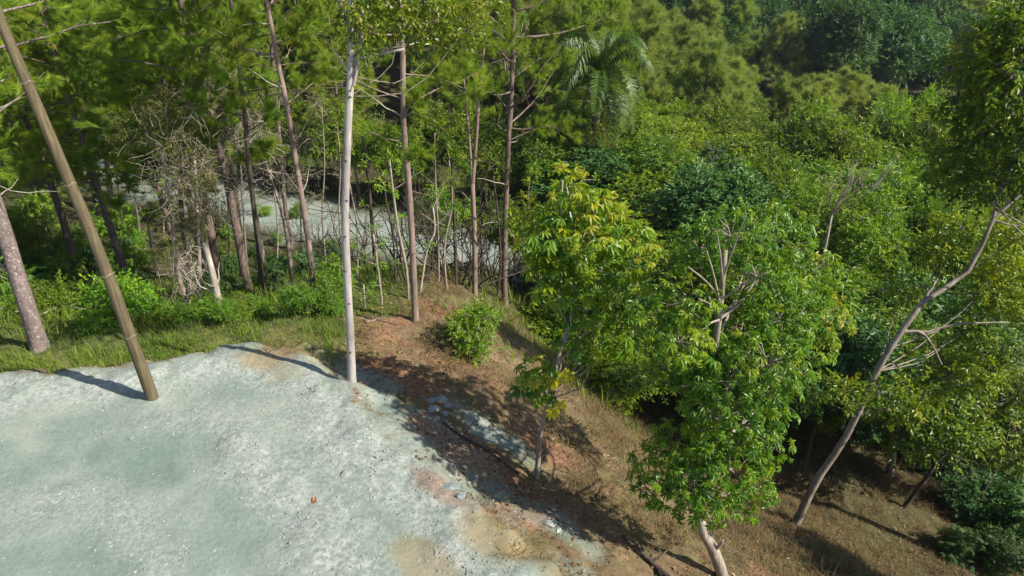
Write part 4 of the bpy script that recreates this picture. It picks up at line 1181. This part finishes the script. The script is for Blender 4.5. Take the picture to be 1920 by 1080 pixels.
# ------------------------------------------------------------------ grass
def blades(n, xr, yr, dens_fn, L0, L1, W, lean, rng, mat, name, label, rn_fn=None, flow=(0, 0)):
    x = rng.uniform(*xr, n); y = rng.uniform(*yr, n)
    keep = rng.random(n) < dens_fn(x, y)
    x, y = x[keep], y[keep]; n = len(x)
    z = terrain(x, y) - .01
    P = np.stack([x, y, z], -1)
    clump = vnoise(x * 2.2, y * 2.2, 91)
    Lb = rng.uniform(L0, L1, n) * (1 + 1.3 * clump) * np.where(rng.random(n) < .04, 1.9, 1)
    az = rng.uniform(0, 6.28, n); ln = np.abs(rng.normal(lean, .25, n))
    d = nrm(np.stack([np.cos(az) * ln + flow[0], np.sin(az) * ln + flow[1], np.ones(n)], -1))
    s = nrm(np.stack([-np.sin(az + rng.normal(0, .6, n)), np.cos(az), np.zeros(n)], -1)) * W * .5
    d2 = nrm(d + np.stack([np.cos(az) * ln, np.sin(az) * ln, -.5 * ln], -1))
    m_ = P + d * Lb[:, None] * .55; t_ = m_ + d2 * Lb[:, None] * .5
    V = np.stack([P - s, P + s, m_ - s * .8, m_ + s * .8, t_], 1).reshape(-1, 3)
    o5 = (np.arange(n) * 5)[:, None]
    gg = Geo()
    rn = np.clip(.45 + .5 * vnoise(x * .9, y * .9, 93) + rng.normal(0, .16, n), 0, 1) if rn_fn is None else rn_fn(x, y)
    gg.add(V, np.array([[2, 3, 4]]) + o5, np.array([[0, 1, 3, 2]]) + o5, np.repeat(rn, 5))
    ob = link(name, gg.mesh(name, mat)); tag(ob, label, None, None, 'stuff')
rng = np.random.default_rng(950)
def dens_green(x, y):
    pad, road, white, red, grey, tan, green, litter = zones(x, y)
    return np.clip(green * (1 - .6 * tan) * (.75 + 1.4 * vnoise(x * .8, y * .8, 95)), 0, 1) * (1 - .8 * sst(1.4, 3.4, edge_d(x, y) + vnoise(x * .7, y * .7, 94)))
blades(150000, (-15, -3), (12.6, 24), dens_green, .07, .25, .014, .5, rng, M_GRASS, 'green_grass', 'fresh green grass along the far edge of the pad')
def dens_dry(x, y):
    pad, road, white, red, grey, tan, green, litter = zones(x, y)
    return np.clip((1 - pad) * (1 - .8 * red) * (1 - .9 * grey) * (1 - green * (1 - tan)) * (.35 + .65 * sst(.8, 3.2, edge_d(x, y))) * (.16 + 1.5 * vnoise(x * .7, y * .7, 96) + 1.3 * vnoise(x * 2.1, y * 2.1, 99) + .45 * sst(2, 6, edge_d(x, y)) * sst(-1, 3, x) + .3 * sst(3, 7, x) + .6 * tan), 0, 1) * (1 - road)
blades(225000, (-13, 17), (6.5, 22), dens_dry, .10, .32, .012, .9, rng, M_STRAW, 'dry_grass', 'dry straw-coloured grass on the slope', None, (.35, .25))
def dens_forest(x, y):
    d = edge_d(x, y); rd, _ = poly_dist(x, y, ROAD)
    return np.clip(sst(3, 6, d) * (rd > 4.2) * (.3 + 1.4 * vnoise(x * .4, y * .4, 97)), 0, 1)
blades(90000, (-34, 4), (16, 46), dens_forest, .2, .55, .03, .5, rng, M_GRASS, 'forest_grass', 'grassy ground cover below the pines')

# ------------------------------------------------------------------ fallen leaves
def litter(n, fn, xr, yr, s0, s1, seed):
    rng = np.random.default_rng(seed)
    x = rng.uniform(*xr, n); y = rng.uniform(*yr, n); kp = rng.random(n) < fn(x, y); x, y = x[kp], y[kp]; n = len(x)
    a = rng.uniform(0, 6.28, n)
    tm = (np.array([(0, 0, 0), (-.3, .5, .14), (.3, .5, .14), (0, 1, .05)]), np.array([(0, 1, 3), (0, 3, 2)]), None, np.zeros(4))
    R_ = frames(np.stack([np.cos(a), np.sin(a), rng.normal(0, .25, n)], -1), nrm(rng.normal(0, .3, (n, 3)) + [0, 0, 1]))
    gg = Geo(); scatter(gg, tm, np.stack([x, y, terrain(x, y) + .012], -1), R_, rng.uniform(s0, s1, n), rng.random(n))
    tag(link('leaf_litter', gg.mesh('leaf_litter', M_LITTER)), 'brown fallen leaves scattered over the slope', None, None, 'stuff')
def d_lit(x, y):
    pad, road, white, red, grey, tan, green, lt = zones(x, y)
    return np.clip((1 - pad) * (1 - road) * (1 - .6 * grey) * (.35 + 1.6 * vnoise(x * .8, y * .8, 103)), 0, 1)
M_LITTER = leaf_mat('fallen_leaves', [(0, (.06, .035, .02)), (.5, (.12, .07, .035)), (.85, (.19, .12, .055)), (1, (.26, .21, .12))], .1, .7, .2, .0)
litter(42000, d_lit, (-9, 15), (6.8, 24), .04, .11, 960)

# ------------------------------------------------------------------ stones
def rock_tmpl(rng, rough=.25, flat=.65):
    t = (1 + 5 ** .5) / 2
    v = np.array([(-1, t, 0), (1, t, 0), (-1, -t, 0), (1, -t, 0), (0, -1, t), (0, 1, t), (0, -1, -t), (0, 1, -t), (t, 0, -1), (t, 0, 1), (-t, 0, -1), (-t, 0, 1)])
    f = np.array([(0, 11, 5), (0, 5, 1), (0, 1, 7), (0, 7, 10), (0, 10, 11), (1, 5, 9), (5, 11, 4), (11, 10, 2), (10, 7, 6), (7, 1, 8), (3, 9, 4), (3, 4, 2), (3, 2, 6), (3, 6, 8), (3, 8, 9), (4, 9, 5), (2, 4, 11), (6, 2, 10), (8, 6, 7), (9, 8, 1)])
    v = nrm(v) * (1 + rng.normal(0, rough, (12, 1))) * np.array([1, rng.uniform(.6, .95), flat])
    return (v * .5, f, None, np.zeros(12))
rrng = np.random.default_rng(970)
def chip(rng):
    v = np.array([(1, 0, 0), (-1, 0, 0), (0, 1, 0), (0, -1, 0), (0, 0, 1), (0, 0, -1)], float) * .5 * (1 + rng.normal(0, .3, (6, 1))) * np.array([1, .8, .6]) + rng.normal(0, .08, (6, 3))
    f = np.array([(0, 2, 4), (2, 1, 4), (1, 3, 4), (3, 0, 4), (2, 0, 5), (1, 2, 5), (3, 1, 5), (0, 3, 5)])
    return (v, f, None, np.zeros(6))
ROCKS = [chip(rrng) for _ in range(5)]
def pebbles(n, fn, xr, yr, s0, s1, name, label, seed, mat):
    rng = np.random.default_rng(seed); gg = Geo()
    x = rng.uniform(*xr, n); y = rng.uniform(*yr, n); kp = rng.random(n) < fn(x, y); x, y = x[kp], y[kp]; n = len(x)
    s = s0 + (s1 - s0) * rng.random(n) ** 4
    P = np.stack([x, y, terrain(x, y) + s * .04], -1)
    a = rng.uniform(0, 6.28, n)
    R = frames(np.stack([np.cos(a), np.sin(a), rng.normal(0, .3, n)], -1), np.tile([0, 0, 1.0], (n, 1)))
    k = rng.integers(0, 5, n)
    for i in range(5):
        mk = k == i; scatter(gg, ROCKS[i], P[mk], R[mk], s[mk], rng.random(mk.sum()))
    tag(link(name, gg.mesh(name, mat)), label, None, None, 'stuff')
def d_peb(x, y):
    pad, road, white, red, grey, tan, green, litter = zones(x, y)
    return np.clip(pad * (.08 + .9 * white) + .8 * grey + .25 * red, 0, 1) * np.clip(.25 + 2.2 * np.maximum(0, vnoise(x * 1.4, y * 1.4, 98)) + .3, 0, 1)
pebbles(62000, d_peb, (-12.5, 4), (5.5, 15), .010, .07, 'gravel', 'loose pale stones on the crushed stone pad', 971, M_GRAVEL)

M_CLOD = plain_mat('earth_clods', [(.3, (.09, .05, .03)), (.5, (.16, .09, .052)), (.7, (.23, .15, .09))], 4)
def d_clod(x, y):
    pad, road, white, red, grey, tan, green, lt = zones(x, y)
    return np.clip((1 - pad) * (1 - green) * (1 - .5 * lt) * (.2 + .8 * red + 1.6 * np.maximum(0, vnoise(x * 1.2, y * 1.2, 105))), 0, 1)
pebbles(26000, d_clod, (-7, 10), (6.6, 19), .015, .12, 'earth_clods', 'crumbled reddish clods of earth on the bank', 972, M_CLOD)

def rock(label, px, py, s, mat, seed, group=None, name='rock', sc=(1, 1, 1)):
    rng = np.random.default_rng(seed)
    b = ground_at(px, py)
    import bmesh
    me = bpy.data.meshes.new(name); bm = bmesh.new()
    t = rock_tmpl(rng, .22, .55)
    vs = [bm.verts.new(v * s * 2 * np.array(sc)) for v in t[0]]
    for f in t[1]: bm.faces.new([vs[i] for i in f])
    bmesh.ops.bevel(bm, geom=list(bm.edges), offset=s * .035, segments=1, affect='EDGES')
    bmesh.ops.recalc_face_normals(bm, faces=list(bm.faces))
    bm.to_mesh(me); bm.free(); me.materials.append(mat)
    ob = link(name, me, None, b + [0, 0, s * .03]); ob.rotation_euler = (rng.normal(0, .2), rng.normal(0, .2), rng.uniform(0, 6.28))
    tag(ob, label, 'rock', group)
    return ob
rock('flat blue-grey slab of rock in the tree shadow at the pad edge', 845, 914, .17, M_ROCK_B, 981, sc=(1.3, .8, .5))
rock('small blue-grey stone below the flat slab in the tree shadow', 862, 932, .11, M_ROCK_B, 982)
rock('rounded pale boulder lying in the tree shadow beside dry grass', 1026, 984, .18, M_ROCK, 983, sc=(1.2, .85, .8))
rock('pale stone alone on the sunlit pad next to the shadow', 650, 888, .13, M_ROCK, 984)
rock('white stone on the pad below the leaning pole', 28, 764, .07, M_GRAVEL, 985)
for i, (px, py, s) in enumerate(((808, 752, .2), (826, 750, .22), (840, 762, .16), (815, 768, .2), (832, 776, .18), (818, 784, .14), (806, 772, .13), (845, 778, .11), (800, 785, .1), (836, 790, .1))):
    rock('angular pale block in the rock pile past the white trunk', px, py, s * .75, M_ROCK if i % 2 else M_ROCK_B, 990 + i, 'rock pile on the pad edge')
rock('small upright white stone near the rock pile', 872, 778, .09, M_GRAVEL, 1001, sc=(.6, .6, 1.5))
rng = np.random.default_rng(1002)
STREWN = []
for i in range(26):
    px = rng.uniform(350, 1180); e = np.interp(px, [350, 530, 700, 850, 1000, 1180], [660, 690, 790, 880, 970, 1075])
    py = e + rng.normal(25, 45)
    if py > 1078 or py < 650: continue
    STREWN.append(rock('fist-sized pale stone strewn along the pad edge', px, py, rng.uniform(.04, .075), M_GRAVEL, 1010 + i, 'stones strewn along the pad edge'))

# fallen sticks
def stick(label, pxs, r, mat, seed, name='fallen_branch', lift=.04):
    P = np.array([ground_at(*q) + [0, 0, lift] for q in pxs]); b = P[0].copy()
    gg = Geo(); T = spline(P - b, 14); tube(gg, T, np.linspace(r, r * .5, 14), 6, .5, True, .25)
    rng = np.random.default_rng(seed)
    for _ in range(3):
        k = rng.integers(3, 12); az = rng.uniform(0, 6.28)
        tube(gg, limb(rng, T[k], (math.cos(az), math.sin(az), .35), rng.uniform(.15, .45), 4, .2), np.linspace(r * .5, r * .2, 4), 4)
    tag(link(name, gg.mesh(name, mat, True), None, b), label, 'branch')
stick('long dark fallen branch running down from the rock pile to the slender tree', [(832, 795), (862, 818), (900, 838), (935, 862), (972, 890)], .035, B_DARK, 1101)
stick('dark slanting log in the dry grass at the lower frame edge', [(1262, 1100), (1232, 1072), (1200, 1040), (1166, 1012)], .07, B_DARK, 1102, 'log', .1)
stick('dark fallen branch on the soil behind the white trunk', [(662, 590), (700, 600), (745, 612)], .03, B_DARK, 1103)
stick('short pale stick on the soil near the straight reddish pine', [(688, 606), (712, 600)], .022, B_DEAD, 1104)
stick('thin pale branch lying by the dark-based pine', [(962, 535), (985, 550), (1000, 562)], .03, B_DEAD, 1105)
stick('bleached dead branch under the thick flecked pine', [(0, 596), (25, 590), (50, 605)], .04, B_DEAD, 1106, lift=.3)
stick('pale forked dead branch behind the thick flecked pine', [(85, 605), (120, 590), (165, 595)], .03, B_DEAD, 1107, lift=.3)

# a curled dead leaf on the pad
q = ground_at(583, 947); gg = Geo()
t = leaflet(np.zeros(3), np.array([1.0, .2, .1]), np.array([0, 0, 1.0]), .11, .07, -.35, .6)
gg.add(t[0], t[1], t[2]); t = leaflet(np.array([.03, .03, 0]), np.array([.3, 1.0, .2]), np.array([.2, 0, 1.0]), .10, .065, -.4, .6); gg.add(t[0], t[1], t[2])
tag(link('dead_leaf', gg.mesh('dead_leaf', M_DEADLEAF), None, q + [0, 0, .015]), 'curled orange-brown dead leaf alone on the pale pad', 'leaf')

# ------------------------------------------------------------------ which one is which, told from the landmarks of the place
MARKS = [('the palm', 1150, 130), ('the bare pale tree', 1570, 330), ('the bushy foreground tree', 1370, 640), ('the yellowish slender tree', 1085, 460), ('the broken fork', 1875, 380), ('the wooden pole', 120, 320),
         ('the white trunk', 650, 300), ('the vine tangle', 340, 330), ('the slim reddish pine', 555, 330), ('the dark-based pine', 952, 330), ('the straight reddish pine', 766, 330), ('the forked tree', 887, 300),
         ('the leaning trunk', 1650, 690), ('the flecked pine trunk', 50, 570), ('the broken pale trunk', 400, 520), ('the tall edge tree', 1865, 180), ('the gum leaves', 780, 50)]
DIRS = ['right of', 'above and right of', 'above', 'above and left of', 'left of', 'below and left of', 'below', 'below and right of']
def relabel(objs, noun, frac, marks=None):
    used = set()
    for ob in objs:
        h = frac * ob.scale[2]
        px, py = project(np.array(ob.location) + [0, 0, h])
        cand = sorted(marks or MARKS, key=lambda m_: math.hypot(px - m_[1], py - m_[2]))
        for nm, mx, my in cand[:12]:
            dd = math.hypot(px - mx, py - my); a = math.atan2(-(py - my), px - mx)
            w = 'just ' if dd < 90 else '' if dd < 190 else 'well ' if dd < 330 else 'far ' if dd < 520 else 'very far '
            lab = f"{noun} {w}{DIRS[int(round(a / (math.pi / 4))) % 8]} {nm}"
            if lab not in used and len(lab.split()) <= 16:
                used.add(lab); ob['label'] = lab; break
relabel(CANOPY, 'sunlit leafy canopy tree', 6.0)
relabel(CANOPY_D, 'dark green canopy tree', 6.5)
relabel(HILLB, 'rounded leafy tree among slope pines,', 6.0)
relabel(HILL, 'soft olive slope pine', 7.5)
relabel(THIN, 'thin bare-stemmed trunk', 2.0)
relabel(UNDER2, 'sunny leafy tree across the road,', 5.0)
relabel(UNDER, 'small leafy tree among pines', 3.8)
relabel(N_PINES, 'feathery pine before the road,', 6.0)
relabel(W_PINES, 'feathery pine beyond the road,', 6.0)
relabel(SHADY, 'dark shade-green shrub', 0.8)
relabel(SHRUBS, 'bright green undergrowth shrub', 1.2)
relabel(HOLLOW, 'dark bush in the hollow', 1.0)
relabel(BRUSH, 'leafless dark shrub by the road,', 1.5)
relabel(STREWN, 'fist-sized pale stone', 0.0, [('the rock pile', 820, 770), ('the flat slab', 845, 914), ('the rounded boulder', 1026, 984), ('the lone pale stone', 650, 888), ('the dead leaf', 583, 947), ('the foot of the white trunk', 658, 716), ('the foot of the pole', 287, 748), ('the foot of the slender tree', 1005, 897)])
relabel(FARB, 'dark far hillside tree', 7.0)
relabel(FARC, 'pale far hillside conifer', 8.0)

# ------------------------------------------------------------------ the valley's faint haze
x0, x1, y0, y1, z0, z1 = -440, 440, -140, 540, -32, 40
hv = Geo()
hv.add([(x0, y0, z0), (x1, y0, z0), (x1, y1, z0), (x0, y1, z0), (x0, y0, z1), (x1, y0, z1), (x1, y1, z1), (x0, y1, z1)], None, [(0, 3, 2, 1), (4, 5, 6, 7), (0, 1, 5, 4), (1, 2, 6, 5), (2, 3, 7, 6), (3, 0, 4, 7)])
m, N, L = mat_new('valley_haze')
pv = N.new('ShaderNodeVolumePrincipled'); pv.inputs['Color'].default_value = (.78, .88, 1, 1); pv.inputs['Density'].default_value = .0002
pv.inputs['Anisotropy'].default_value = .2
o = N.new('ShaderNodeOutputMaterial'); L.new(pv.outputs[0], o.inputs['Volume'])
tag(link('haze', hv.mesh('haze', m)), 'thin bluish haze over the wooded valley', None, None, 'stuff')
